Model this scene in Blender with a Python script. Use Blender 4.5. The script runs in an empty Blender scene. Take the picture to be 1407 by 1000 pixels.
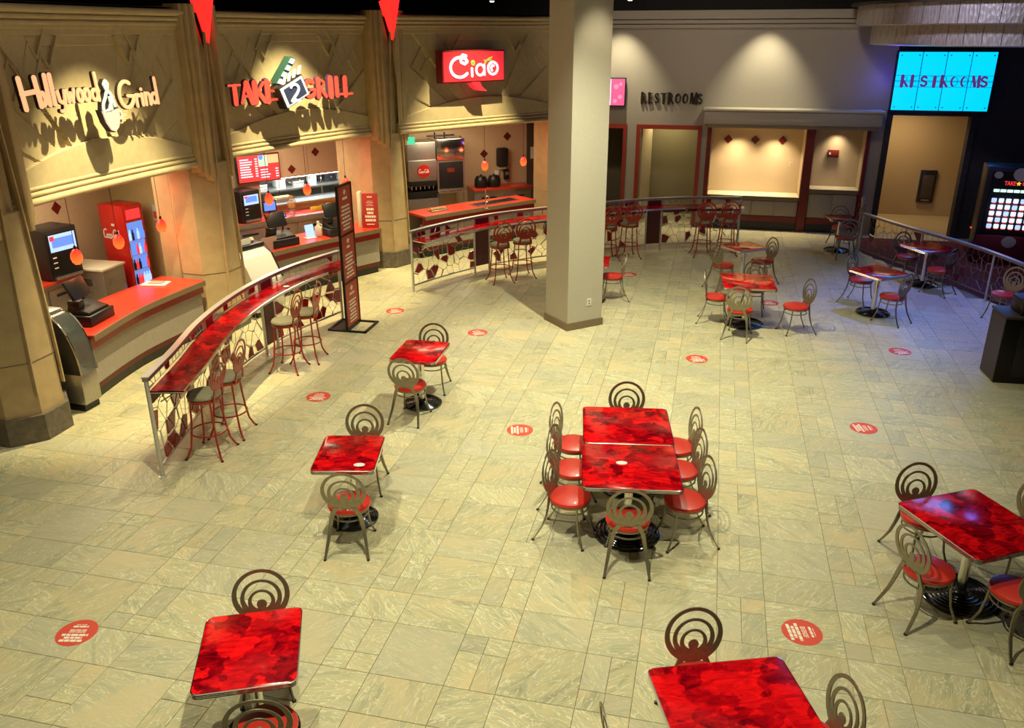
import bpy, bmesh, math, random
from math import sin, cos, pi, radians, hypot, atan2
from mathutils import Vector, Matrix
random.seed(7)
S = bpy.context.scene
COL = S.collection

# ------------------------------------------------------------------ camera
CAM = Vector((2.698, -5.798, 4.6506))
yaw, pit, rol = -0.2329, 0.37786, -0.00265
f_ = Vector((sin(yaw)*cos(pit), cos(yaw)*cos(pit), -sin(pit)))
r_ = f_.cross(Vector((0, 0, 1))).normalized(); u_ = r_.cross(f_)
rr = cos(rol)*r_ + sin(rol)*u_; uu = -sin(rol)*r_ + cos(rol)*u_
cd = bpy.data.cameras.new('camera'); cam = bpy.data.objects.new('camera', cd); COL.objects.link(cam)
cd.sensor_width = 36; cd.lens = 1148.06/1407*36; cd.clip_end = 100
M = Matrix((rr, uu, -f_)).transposed().to_4x4(); M.translation = CAM
cam.matrix_world = M
S.camera = cam
vs = S.view_settings
vs.view_transform = 'Standard'; vs.look = 'None'; vs.gamma = 1; vs.use_curve_mapping = False; vs.exposure = 0.0

# ------------------------------------------------------------------ world and house lights
w = bpy.data.worlds.new('world'); S.world = w; w.use_nodes = True
w.node_tree.nodes['Background'].inputs[0].default_value = (0.75, 0.68, 0.62, 1)
w.node_tree.nodes['Background'].inputs[1].default_value = 0.06

def light(kind, name, loc, energy, color, aim=None, **kw):
    d = bpy.data.lights.new(name, kind); d.energy = energy; d.color = color
    for k, v in kw.items(): setattr(d, k, v)
    o = bpy.data.objects.new(name, d); COL.objects.link(o); o.location = loc
    if aim is not None:
        o.rotation_euler = (Vector(aim)-Vector(loc)).to_track_quat('-Z', 'Y').to_euler()
    return o
WARM = (1.0, 0.965, 0.67)
# ceiling down-lights over the seating floor: x, y, power, cone (deg)
DOWN = [(1.6, 5.7, 1900, 94), (3.4, 4.5, 330, 96), (-2.4, 3.9, 400, 100), (-1.2, 9.4, 220, 100), (2.5, 10.6, 300, 85), (5.4, 1.6, 260, 90),
        (-1.0, .0, 600, 105), (1.6, -1.8, 1150, 105), (-4.4, -2.6, 200, 110)]
for x, y, e, c in DOWN:
    light('SPOT', 'ceiling_spot', (x, y, 6.3), e, WARM, (x, y, 0), spot_size=radians(c), spot_blend=0.9, shadow_soft_size=0.06)
# soft fill added under the black ceiling, no fixture of the hall
light('AREA', 'hall_fill', (0.5, 2.0, 6.5), 90, (1, .82, .6), (0.5, 2.0, 0), shape='RECTANGLE', size=9, size_y=9)
# sign washers above each shop front (x, y, z) -> aim
for L, A, e in [((-3.45, 3.95, 6.45), (-5.25, 3.95, 0), 2300), ((-3.2, 7.95, 6.45), (-4.85, 8.46, 0), 2300), ((-1.15, 11.1, 6.45), (-2.5, 12.04, 0.4), 2100)]:
    light('SPOT', 'sign_washer', L, e, (1, .86, .47), A, spot_size=radians(51), spot_blend=0.6, shadow_soft_size=0.03)
# back wall scallops
for x in (0.3, 3.72):
    light('SPOT', 'wall_washer', (x, 15.2, 5.3), 380, (1, .88, .58), (x, 15.95, 2.6), spot_size=radians(72), spot_blend=0.9, shadow_soft_size=0.04)
light('SPOT', 'pillar_washer', (1.5, 6.9, 6.2), 260, (1, .88, .6), (0.85, 7.5, 3.5), spot_size=radians(40), spot_blend=0.8, shadow_soft_size=0.05)
for x in (.8, 4.2): light('SPOT', 'rear_fill', (x, 10.5, 6.4), 260, (1, .86, .7), (x, 16, 4.2), spot_size=radians(70), spot_blend=1, shadow_soft_size=.3)  # broad fill spots added to lift the upper back wall
# blue pool beside the blue sign
light('SPOT', 'blue_spot', (6.9, 10.2, 6.2), 1300, (0.16, 0.2, 1.0), (6.7, 9.6, 0), spot_size=radians(60), spot_blend=0.9, shadow_soft_size=0.1)
light('SPOT', 'dim_spot', (6.6, 7.6, 6.3), 150, (.85, .88, 1), (6.6, 7.0, 0), spot_size=radians(90), spot_blend=0.9, shadow_soft_size=0.1)

def area(name, loc, aim, sx, sy, e, color):
    o = light('AREA', name, loc, e, color, aim, shape='RECTANGLE', size=sx, size_y=sy)
    if name == 'alcove_lamp': o.data.spread = radians(95)
    return o
area('kitchen_panel', (-6.7, 4.6, 2.7), (-6.7, 4.6, 0), 1.6, 2.6, 75, (1, .85, .56))
area('kitchen_panel', (-5.8, 9.5, 2.7), (-5.8, 9.5, 0), 1.0, 2.2, 75, (1, .82, .56))
area('kitchen_panel', (-3.2, 13.4, 2.7), (-3.2, 13.4, 0), 1.4, 1.4, 60, (1, .82, .54))
area('kitchen_panel', (-6.45, 12.0, 1.92), (-6.45, 12.0, 0), .35, 2.2, 110, (.8, .93, 1)).rotation_euler = (0, 0, -.6)
area('alcove_lamp', (3.25, 16.2, 2.44), (3.25, 16.45, 0), .3, .1, 13, (1, .8, .48))
area('alcove_lamp', (4.2, 16.2, 2.44), (4.2, 16.45, 0), .3, .1, 13, (1, .8, .48))
area('alcove_lamp', (5.6, 16.3, 2.44), (5.6, 16.4, 0), .2, .1, 5, (1, .8, .48))
area('corridor_lamp', (7.4, 17.6, 2.75), (7.6, 17.9, 0), .8, .5, 30, (1, .76, .4))
area('corridor_lamp', (1.5, 17.0, 2.75), (1.5, 17.1, 0), .5, .3, 16, (1, .85, .5))

# ------------------------------------------------------------------ materials
def srgb(r, g, b):
    f = lambda c: ((c/255)/12.92 if c/255 <= .04045 else ((c/255+.055)/1.055)**2.4)
    return (f(r), f(g), f(b), 1)
def base(name):
    m = bpy.data.materials.new(name); m.use_nodes = True
    return m, m.node_tree, m.node_tree.nodes['Principled BSDF']
def mat(name, c, rough=.5, metal=0, coat=0, emis=None, es=0, grain=0, gscale=40, bump=0, trans=0, alpha=1):
    m, t, b = base(name)
    b.inputs['Base Color'].default_value = c; b.inputs['Roughness'].default_value = rough
    b.inputs['Metallic'].default_value = metal; b.inputs['Coat Weight'].default_value = coat
    b.inputs['Coat Roughness'].default_value = .08
    b.inputs['Transmission Weight'].default_value = trans; b.inputs['Alpha'].default_value = alpha
    if emis:
        b.inputs['Emission Color'].default_value = emis; b.inputs['Emission Strength'].default_value = es
    if grain or bump:
        tc = t.nodes.new('ShaderNodeTexCoord'); n = t.nodes.new('ShaderNodeTexNoise')
        n.inputs['Scale'].default_value = gscale; n.inputs['Detail'].default_value = 6
        t.links.new(tc.outputs['Object'], n.inputs['Vector'])
        if grain:
            r = t.nodes.new('ShaderNodeValToRGB')
            r.color_ramp.elements[0].position = .3; r.color_ramp.elements[1].position = .7
            r.color_ramp.elements[0].color = tuple(x*(1-grain) for x in c[:3])+(1,)
            r.color_ramp.elements[1].color = tuple(min(1, x*(1+grain)) for x in c[:3])+(1,)
            t.links.new(n.outputs['Fac'], r.inputs['Fac']); t.links.new(r.outputs['Color'], b.inputs['Base Color'])
        if bump:
            bp = t.nodes.new('ShaderNodeBump'); bp.inputs['Strength'].default_value = bump; bp.inputs['Distance'].default_value = .01
            t.links.new(n.outputs['Fac'], bp.inputs['Height']); t.links.new(bp.outputs['Normal'], b.inputs['Normal'])
    return m
def tile_mat():
    m, t, b = base('slate_tile'); N = t.nodes.new; L = t.links.new
    geo = N('ShaderNodeNewGeometry'); oi = N('ShaderNodeObjectInfo'); at = N('ShaderNodeAttribute'); at.attribute_name = 'tid'
    add = N('ShaderNodeMath'); add.operation = 'ADD'; L(oi.outputs['Random'], add.inputs[0]); L(at.outputs['Fac'], add.inputs[1])
    fr = N('ShaderNodeMath'); fr.operation = 'FRACT'; L(add.outputs[0], fr.inputs[0])
    cx = N('ShaderNodeCombineXYZ')
    m1 = N('ShaderNodeMath'); m1.operation = 'MULTIPLY'; m1.inputs[1].default_value = 37; L(fr.outputs[0], m1.inputs[0])
    m2 = N('ShaderNodeMath'); m2.operation = 'MULTIPLY'; m2.inputs[1].default_value = 91; L(fr.outputs[0], m2.inputs[0])
    L(m1.outputs[0], cx.inputs[0]); L(m2.outputs[0], cx.inputs[1])
    va = N('ShaderNodeVectorMath'); va.operation = 'ADD'; L(geo.outputs['Position'], va.inputs[0]); L(cx.outputs[0], va.inputs[1])
    ang = N('ShaderNodeMath'); ang.operation = 'MULTIPLY_ADD'; ang.inputs[1].default_value = 2.6; ang.inputs[2].default_value = -1.5; L(fr.outputs[0], ang.inputs[0])
    vr = N('ShaderNodeVectorRotate'); vr.rotation_type = 'Z_AXIS'; L(va.outputs[0], vr.inputs['Vector']); L(ang.outputs[0], vr.inputs['Angle'])
    vm = N('ShaderNodeVectorMath'); vm.operation = 'MULTIPLY'; vm.inputs[1].default_value = (1.2, 4.5, 1); L(vr.outputs[0], vm.inputs[0])
    n1 = N('ShaderNodeTexNoise'); n1.inputs['Scale'].default_value = 1.1; n1.inputs['Detail'].default_value = 8; n1.inputs['Distortion'].default_value = 1.6
    n1.inputs['Roughness'].default_value = .62
    L(vm.outputs[0], n1.inputs['Vector'])
    n2 = N('ShaderNodeTexNoise'); n2.inputs['Scale'].default_value = 2.1; n2.inputs['Detail'].default_value = 5; n2.inputs['Distortion'].default_value = 2.5
    L(vm.outputs[0], n2.inputs['Vector'])
    cr = N('ShaderNodeValToRGB'); e = cr.color_ramp.elements
    e[0].position = .30; e[0].color = (.36, .33, .20, 1); e[1].position = .75; e[1].color = (.60, .57, .36, 1)
    k = e.new(.42); k.color = (.43, .42, .26, 1); k = e.new(.52); k.color = (.55, .495, .28, 1); k = e.new(.6); k.color = (.48, .45, .29, 1)
    L(n1.outputs['Fac'], cr.inputs['Fac'])
    vn = N('ShaderNodeValToRGB'); q = vn.color_ramp.elements   # thin pale veins
    q[0].position = .475; q[0].color = (0, 0, 0, 1); q[1].position = .525; q[1].color = (0, 0, 0, 1); k = q.new(.5); k.color = (1, 1, 1, 1)
    L(n2.outputs['Fac'], vn.inputs['Fac'])
    mv = N('ShaderNodeMix'); mv.data_type = 'RGBA'; mf = N('ShaderNodeMath'); mf.operation = 'MULTIPLY'; mf.inputs[1].default_value = .8
    L(vn.outputs['Color'], mf.inputs[0]); L(mf.outputs[0], mv.inputs['Factor']); L(cr.outputs['Color'], mv.inputs[6]); mv.inputs[7].default_value = (.85, .78, .56, 1)
    n3 = N('ShaderNodeTexNoise'); n3.inputs['Scale'].default_value = 1.5; n3.inputs['Detail'].default_value = 4; n3.inputs['Distortion'].default_value = 1.2; L(va.outputs[0], n3.inputs['Vector'])
    r3 = N('ShaderNodeMapRange'); r3.inputs['From Min'].default_value = .5; r3.inputs['From Max'].default_value = .68; r3.inputs['To Max'].default_value = .75; L(n3.outputs['Fac'], r3.inputs['Value'])
    tn = N('ShaderNodeMix'); tn.data_type = 'RGBA'; L(r3.outputs[0], tn.inputs['Factor']); L(mv.outputs[2], tn.inputs[6]); tn.inputs[7].default_value = (.64, .52, .29, 1)
    sw = N('ShaderNodeMath'); sw.operation = 'MULTIPLY'; sw.inputs[1].default_value = 7.3; L(fr.outputs[0], sw.inputs[0]); s2_ = N('ShaderNodeMath'); s2_.operation = 'FRACT'; L(sw.outputs[0], s2_.inputs[0])
    gm = N('ShaderNodeMapRange'); gm.inputs['From Min'].default_value = .55; gm.inputs['To Max'].default_value = .5; L(s2_.outputs[0], gm.inputs['Value'])
    gy = N('ShaderNodeMix'); gy.data_type = 'RGBA'; L(gm.outputs[0], gy.inputs['Factor']); L(tn.outputs[2], gy.inputs[6]); gy.inputs[7].default_value = (.43, .415, .31, 1)
    hv = N('ShaderNodeHueSaturation'); mr = N('ShaderNodeMapRange'); mr.inputs['To Min'].default_value = .92; mr.inputs['To Max'].default_value = 1.07
    L(fr.outputs[0], mr.inputs['Value']); L(mr.outputs[0], hv.inputs['Value']); L(gy.outputs[2], hv.inputs['Color'])
    L(hv.outputs['Color'], b.inputs['Base Color'])
    rr_ = N('ShaderNodeMapRange'); rr_.inputs['To Min'].default_value = .32; rr_.inputs['To Max'].default_value = .52; L(n1.outputs['Fac'], rr_.inputs['Value']); L(rr_.outputs[0], b.inputs['Roughness'])
    bp = N('ShaderNodeBump'); bp.inputs['Strength'].default_value = .25; bp.inputs['Distance'].default_value = .006
    L(n1.outputs['Fac'], bp.inputs['Height']); L(bp.outputs['Normal'], b.inputs['Normal'])
    return m
def marble(name, hi, lo, mid, scale=5.0, rough=.13, spec=.17):
    m, t, b = base(name); N = t.nodes.new; L = t.links.new
    tc = N('ShaderNodeTexCoord'); oi = N('ShaderNodeObjectInfo'); ml = N('ShaderNodeMath'); ml.operation = 'MULTIPLY'; ml.inputs[1].default_value = 50
    L(oi.outputs['Random'], ml.inputs[0]); va = N('ShaderNodeVectorMath'); va.operation = 'ADD'; L(tc.outputs['Object'], va.inputs[0]); L(ml.outputs[0], va.inputs[1])
    n = N('ShaderNodeTexNoise'); n.inputs['Scale'].default_value = scale*.8; n.inputs['Detail'].default_value = 3; L(va.outputs[0], n.inputs['Vector'])
    mx = N('ShaderNodeMix'); mx.data_type = 'VECTOR'; mx.inputs['Factor'].default_value = .3; L(va.outputs[0], mx.inputs[4]); L(n.outputs['Color'], mx.inputs[5])
    v = N('ShaderNodeTexVoronoi'); v.feature = 'SMOOTH_F1'; v.inputs['Smoothness'].default_value = .12; v.inputs['Scale'].default_value = scale*1.35; v.inputs['Randomness'].default_value = 1
    L(mx.outputs[1], v.inputs['Vector'])
    sx = N('ShaderNodeSeparateColor'); L(v.outputs['Color'], sx.inputs[0])
    n2 = N('ShaderNodeTexNoise'); n2.inputs['Scale'].default_value = scale*.8; n2.inputs['Detail'].default_value = 7; n2.inputs['Roughness'].default_value = .6; n2.inputs['Distortion'].default_value = 2.2; st_ = N('ShaderNodeVectorMath'); st_.operation = 'MULTIPLY'; st_.inputs[1].default_value = (.7, 1.7, 1); L(va.outputs[0], st_.inputs[0]); L(st_.outputs[0], n2.inputs['Vector'])
    ad = N('ShaderNodeMath'); ad.operation = 'MULTIPLY_ADD'; ad.inputs[1].default_value = .34; L(sx.outputs[0], ad.inputs[0])
    m5 = N('ShaderNodeMath'); m5.operation = 'MULTIPLY'; m5.inputs[1].default_value = .72; L(n2.outputs['Fac'], m5.inputs[0]); L(m5.outputs[0], ad.inputs[2])
    cr = N('ShaderNodeValToRGB'); e = cr.color_ramp.elements; e[0].position = .30; e[0].color = lo; e[1].position = .74; e[1].color = hi
    k = e.new(.52); k.color = mid
    L(ad.outputs[0], cr.inputs['Fac']); L(cr.outputs['Color'], b.inputs['Base Color'])
    b.inputs['Roughness'].default_value = .13; b.inputs['Specular IOR Level'].default_value = spec; b.inputs['Roughness'].default_value = rough
    return m
TILE = tile_mat()
GROUT = mat('grout', (.24, .20, .12, 1), .9, bump=.2, gscale=200)
STUCCO = mat('tan_stucco', (.52, .415, .235, 1), .75, grain=.07, gscale=9, bump=.12)
STUCCO2 = mat('column_stucco', (.50, .365, .19, 1), .7, grain=.1, gscale=5, bump=.1)
SKIRT = mat('stone_skirt', (.13, .105, .08, 1), .5, grain=.3, gscale=12)
WALLG = mat('greige_paint', (.36, .325, .27, 1), .8, grain=.04, gscale=30, bump=.05)
PILLAR = mat('pillar_paint', (.49, .455, .36, 1), .75, grain=.03, gscale=30, bump=.04)
PEACH = mat('peach_wall', (.56, .42, .27, 1), .7, grain=.05, gscale=20)
YELL = mat('yellow_wall', (.52, .41, .2, 1), .7, grain=.04, gscale=10)
DARK = mat('dark_wall', (.03, .025, .024, 1), .7, grain=.2, gscale=10)
BLACKC = mat('black_ceiling', (.006, .006, .007, 1), .9, grain=.2)
REDTOP = mat('red_laminate', (.62, .045, .02, 1), .28, coat=.3, grain=.05, gscale=30)
REDM = marble('red_marble', (.86, .007, .008, 1), (.10, .0, .004, 1), (.40, .002, .006, 1), 6.5)
REDM2 = marble('red_marble_shelf', (.5, .006, .006, 1), (.06, .0, .003, 1), (.22, .002, .004, 1), 7, .3, .1)
VINYL = mat('red_vinyl', (.62, .035, .02, 1), .36, coat=.15, bump=.05, gscale=160)
OLIVE = mat('olive_vinyl', (.30, .27, .17, 1), .42, bump=.05, gscale=120)
PEWTER = mat('pewter_metal', (.30, .27, .19, 1), .38, metal=.8, grain=.12, gscale=30)
BRONZE = mat('dark_pewter', (.17, .145, .11, 1), .35, metal=.85, grain=.1, gscale=30)
CHROME = mat('chrome', (.75, .73, .68, 1), .14, metal=1, grain=.03)
BASEM = mat('dark_chrome', (.10, .105, .115, 1), .13, metal=.9, grain=.1)
STEEL = mat('brushed_steel', (.42, .40, .36, 1), .34, metal=.85, grain=.08, gscale=25)
SILVER = mat('silver_paint', (.62, .61, .57, 1), .3, metal=.55, grain=.05)
RAILF = mat('rail_face_grey', (.34, .32, .35, 1), .35, metal=.5, grain=.05)
REDMET = mat('red_painted_metal', (.42, .035, .015, 1), .35, metal=.3, coat=.3, grain=.08)
SHARD = mat('red_glass_shard', (.35, .008, .006, 1), .2, coat=.5, grain=.1)
WINE = mat('wine_panel', (.13, .012, .012, 1), .35, coat=.3, grain=.15, gscale=10)
DRED = mat('dark_red_trim', (.17, .018, .012, 1), .4, grain=.12)
LAM = mat('grey_laminate', (.34, .30, .25, 1), .5, grain=.05, gscale=15)
BROWN = mat('brown_edge', (.2, .14, .08, 1), .4, grain=.1)
BLACK = mat('black_plastic', (.012, .012, .013, 1), .35, grain=.2)
BLACKM = mat('black_metal', (.012, .011, .01, 1), .4, metal=.4, grain=.1)
BROWNB = mat('kiosk_brown', (.055, .04, .03, 1), .45, grain=.15)
CREAM = mat('cream_plastic', (.7, .65, .5, 1), .4, grain=.03)
WHITE = mat('white_plastic', (.75, .74, .7, 1), .4, grain=.02)
DECAL = mat('decal_red', (.68, .075, .045, 1), .5, grain=.04)
DECALW = mat('decal_white', (.85, .8, .66, 1), .5, grain=.02)
COKE = mat('cooler_red', (.52, .015, .01, 1), .35, coat=.3, grain=.04)
CARPET = mat('wine_carpet', (.13, .010, .012, 1), .95, grain=.4, gscale=12, bump=.3)
GLASS = mat('case_glass', (.85, .95, .92, 1), .05, trans=.9, alpha=.35, grain=.01)
DIAM = mat('diamond_tile', (.13, .012, .008, 1), .25, coat=.3, grain=.15)
MULTI = mat('snack_packets', (.6, .4, .05, 1), .5, grain=.5, gscale=15)
LED_RED = mat('sconce_glow', (.5, .01, .01, 1), .4, emis=(1, .02, .015, 1), es=1.3, grain=.05)
def emi(name, c, s): return mat(name, tuple(x*.3 for x in c[:3])+(1,), .5, emis=c, es=s, grain=.02)
E_PINK = emi('letter_glow', (1, .47, .22, 1), 1.15)
E_CUP = emi('cup_glow', (1, .55, .4, 1), 1.1)
E_AMP = emi('ampersand_glow', (.75, .85, .7, 1), .8)
E_RED = emi('neon_red_glow', (1, .1, .05, 1), 1.15)
E_WHITE = emi('white_glow', (.95, .96, .9, 1), 1.0)
E_CIAO = emi('red_box_glow', (.9, .03, .04, 1), .85)
E_BLUEW = emi('bluish_white_glow', (.75, .85, 1, 1), 1.1)
E_CYAN = emi('cyan_panel_glow', (.0, .56, 1, 1), 1.3)
E_VIOL = emi('violet_glow', (.2, .12, .55, 1), .6)
E_BLUE = emi('blue_screen_glow', (.12, .25, .95, 1), 1.2)
E_LBLUE = emi('pale_blue_glow', (.4, .6, 1, 1), 1.2)
E_MENU = emi('menu_red_glow', (.95, .05, .05, 1), .95)
E_PINKS = emi('pink_screen_glow', (1, .12, .3, 1), .95)
E_GREEN = emi('green_glow', (.1, .8, .4, 1), 1.0)
E_YEL = emi('yellow_glow', (1, .6, .05, 1), 1.1)
E_ORG = emi('orange_glow', (1, .25, .04, 1), 1.0)
E_LAMP = emi('lamp_lens', (1, .9, .7, 1), 6)
def pendant_mat():
    m, t, b = base('pendant_glass'); tc = t.nodes.new('ShaderNodeTexCoord'); s = t.nodes.new('ShaderNodeSeparateXYZ'); t.links.new(tc.outputs['Object'], s.inputs[0])
    mr = t.nodes.new('ShaderNodeMapRange'); mr.inputs['From Min'].default_value = -.02; mr.inputs['From Max'].default_value = .2; t.links.new(s.outputs[2], mr.inputs['Value'])
    cr = t.nodes.new('ShaderNodeValToRGB'); e = cr.color_ramp.elements; e[0].color = (1, .06, .015, 1); e[1].color = (.75, .01, .01, 1); k = e.new(.3); k.color = (1, .15, .02, 1)
    t.links.new(mr.outputs[0], cr.inputs['Fac']); t.links.new(cr.outputs['Color'], b.inputs['Emission Color']); b.inputs['Emission Strength'].default_value = 1.5
    b.inputs['Base Color'].default_value = (.6, .03, .02, 1); b.inputs['Roughness'].default_value = .3
    return m
PENDM = pendant_mat()
def crystal():
    m, t, b = base('crystal_panel'); tc = t.nodes.new('ShaderNodeTexCoord'); v = t.nodes.new('ShaderNodeTexVoronoi'); v.inputs['Scale'].default_value = 22
    mp = t.nodes.new('ShaderNodeMapping'); mp.inputs['Scale'].default_value = (1, 1, .35); t.links.new(tc.outputs['Object'], mp.inputs[0]); t.links.new(mp.outputs[0], v.inputs['Vector'])
    cr = t.nodes.new('ShaderNodeValToRGB'); e = cr.color_ramp.elements; e[0].color = (.3, .28, .29, 1); e[1].color = (.5, .47, .48, 1); t.links.new(v.outputs['Distance'], cr.inputs['Fac'])
    t.links.new(cr.outputs['Color'], b.inputs['Base Color']); b.inputs['Roughness'].default_value = .4; b.inputs['Metallic'].default_value = .35
    bp = t.nodes.new('ShaderNodeBump'); bp.inputs['Strength'].default_value = .5; bp.inputs['Distance'].default_value = .02; t.links.new(v.outputs['Distance'], bp.inputs['Height']); t.links.new(bp.outputs['Normal'], b.inputs['Normal'])
    return m
CRYST = crystal()

# ------------------------------------------------------------------ mesh helpers
class MB:
    def __init__(s): s.v = []; s.f = []
    def add(s, vs, fs):
        n = len(s.v); s.v += [tuple(v) for v in vs]; s.f += [tuple(i+n for i in f) for f in fs]; return s
    def box(s, x0, x1, y0, y1, z0, z1, rot=0, org=(0, 0)):
        P = [(x, y, z) for z in (z0, z1) for x, y in ((x0, y0), (x1, y0), (x1, y1), (x0, y1))]
        if rot or org != (0, 0):
            c, n = cos(rot), sin(rot); P = [(org[0]+x*c-y*n, org[1]+x*n+y*c, z) for x, y, z in P]
        return s.add(P, [(3, 2, 1, 0), (4, 5, 6, 7), (0, 1, 5, 4), (1, 2, 6, 5), (2, 3, 7, 6), (3, 0, 4, 7)])
    def prism(s, poly, z0, z1):
        n = len(poly)
        return s.add([(x, y, z0) for x, y in poly]+[(x, y, z1) for x, y in poly],
                     [tuple(range(n))[::-1], tuple(range(n, 2*n))]+[(i, (i+1) % n, n+(i+1) % n, n+i) for i in range(n)])
    def prismy(s, poly, y0, y1):          # polygon in xz, extruded along y
        n = len(poly)
        return s.add([(x, y0, z) for x, z in poly]+[(x, y1, z) for x, z in poly],
                     [tuple(range(n)), tuple(range(n, 2*n))[::-1]]+[(i, n+i, n+(i+1) % n, (i+1) % n) for i in range(n)])
    def tube(s, path, r, n=8, closed=False, caps=True):
        P = [Vector(p) for p in path]; m = len(P); rs = r if isinstance(r, (list, tuple)) else [r]*m
        b = len(s.v); up0 = None
        for i, p in enumerate(P):
            a = P[(i-1) % m] if (i or closed) else P[0]; c = P[(i+1) % m] if (i < m-1 or closed) else P[-1]
            d = (c-a).normalized()
            if up0 is None:
                up0 = Vector((0, 0, 1)) if abs(d.z) < .9 else Vector((1, 0, 0))
            x = d.cross(up0).normalized(); y = x.cross(d).normalized(); up0 = y if abs(y.dot(up0)) > .1 else up0
            for k in range(n):
                t = 2*pi*k/n; s.v.append(tuple(p+(x*cos(t)+y*sin(t))*rs[i]))
        for i in range(m if closed else m-1):
            j = (i+1) % m
            for k in range(n):
                s.f.append((b+i*n+k, b+i*n+(k+1) % n, b+j*n+(k+1) % n, b+j*n+k))
        if caps and not closed:
            s.f.append(tuple(b+k for k in range(n))[::-1]); s.f.append(tuple(b+(m-1)*n+k for k in range(n)))
        return s
    def lathe(s, prof, n=24, org=(0, 0)):
        b = len(s.v); m = len(prof)
        for r, z in prof:
            for k in range(n):
                t = 2*pi*k/n; s.v.append((org[0]+r*cos(t), org[1]+r*sin(t), z))
        for i in range(m-1):
            for k in range(n): s.f.append((b+i*n+k, b+i*n+(k+1) % n, b+(i+1)*n+(k+1) % n, b+(i+1)*n+k))
        s.f.append(tuple(b+k for k in range(n))[::-1]); s.f.append(tuple(b+(m-1)*n+k for k in range(n)))
        return s
    def ring(s, R, r, z, n=28, m=8, cx=0, cy=0):
        return s.tube([(cx+R*cos(2*pi*k/n), cy+R*sin(2*pi*k/n), z) for k in range(n)], r, m, closed=True)
    def stroke(s, pts, wd, y0, y1, n=8):   # flat ribbon letter stroke in the xz plane
        for (x0, z0), (x1, z1) in zip(pts, pts[1:]):
            L = hypot(x1-x0, z1-z0)
            if L < 1e-6: continue
            nx, nz = -(z1-z0)/L*wd/2, (x1-x0)/L*wd/2
            s.prismy([(x0-nx, z0-nz), (x1-nx, z1-nz), (x1+nx, z1+nz), (x0+nx, z0+nz)], y0, y1)
        for x, z in pts:
            s.prismy([(x+wd/2*cos(2*pi*k/n), z+wd/2*sin(2*pi*k/n)) for k in range(n)], y0+.0006, y1)
        return s
    def build(s, name, m, parent=None, loc=None, rz=0, smooth=False, bevel=0, **props):
        me = bpy.data.meshes.new(name); me.from_pydata(s.v, [], s.f)
        bm = bmesh.new(); bm.from_mesh(me); bmesh.ops.recalc_face_normals(bm, faces=bm.faces)
        if bevel: bmesh.ops.bevel(bm, geom=list(bm.edges), offset=bevel, segments=2, affect='EDGES', profile=.5, clamp_overlap=True)
        bm.to_mesh(me); bm.free()
        me.materials.append(m)
        if smooth or bevel:
            me.shade_smooth(); me.set_sharp_from_angle(angle=radians(42))
        o = bpy.data.objects.new(name, me); COL.objects.link(o)
        if parent: o.parent = parent
        if loc: o.location = loc
        if rz: o.rotation_euler.z = rz
        for k, v in props.items(): o[k] = v
        return o
def thing(name, label, cat, loc=(0, 0, 0), rz=0, group=None):
    o = bpy.data.objects.new(name, None); COL.objects.link(o); o.location = loc; o.rotation_euler.z = rz
    o.empty_display_size = .1; o['label'] = label; o['category'] = cat
    if group: o['group'] = group
    return o
def copy_tree(root, loc, rz, label):
    r = root.copy(); COL.objects.link(r); r.location = loc; r.rotation_euler = (0, 0, rz); r['label'] = label
    for ch in list(root.children):
        c = ch.copy(); COL.objects.link(c); c.parent = r
        for g in list(ch.children):
            d = g.copy(); COL.objects.link(d); d.parent = c
    return r
def tag(o, label, cat, group=None):
    o['label'] = label; o['category'] = cat
    if group: o['group'] = group
    return o
def struct(o): o['kind'] = 'structure'; return o
def wallseg(name, A, B, z0, z1, m, th=.15, side=1, n=1):
    """wall between plan points A and B; thickness grows to the left of A->B when side=1"""
    a = atan2(B[1]-A[1], B[0]-A[0]); L = hypot(B[0]-A[0], B[1]-A[1])
    b = MB(); y0, y1 = (0, th) if side > 0 else (-th, 0)
    b.box(0, L, y0, y1, z0, z1)
    return struct(b.build(name, m, None, (A[0], A[1], 0), a))

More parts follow.
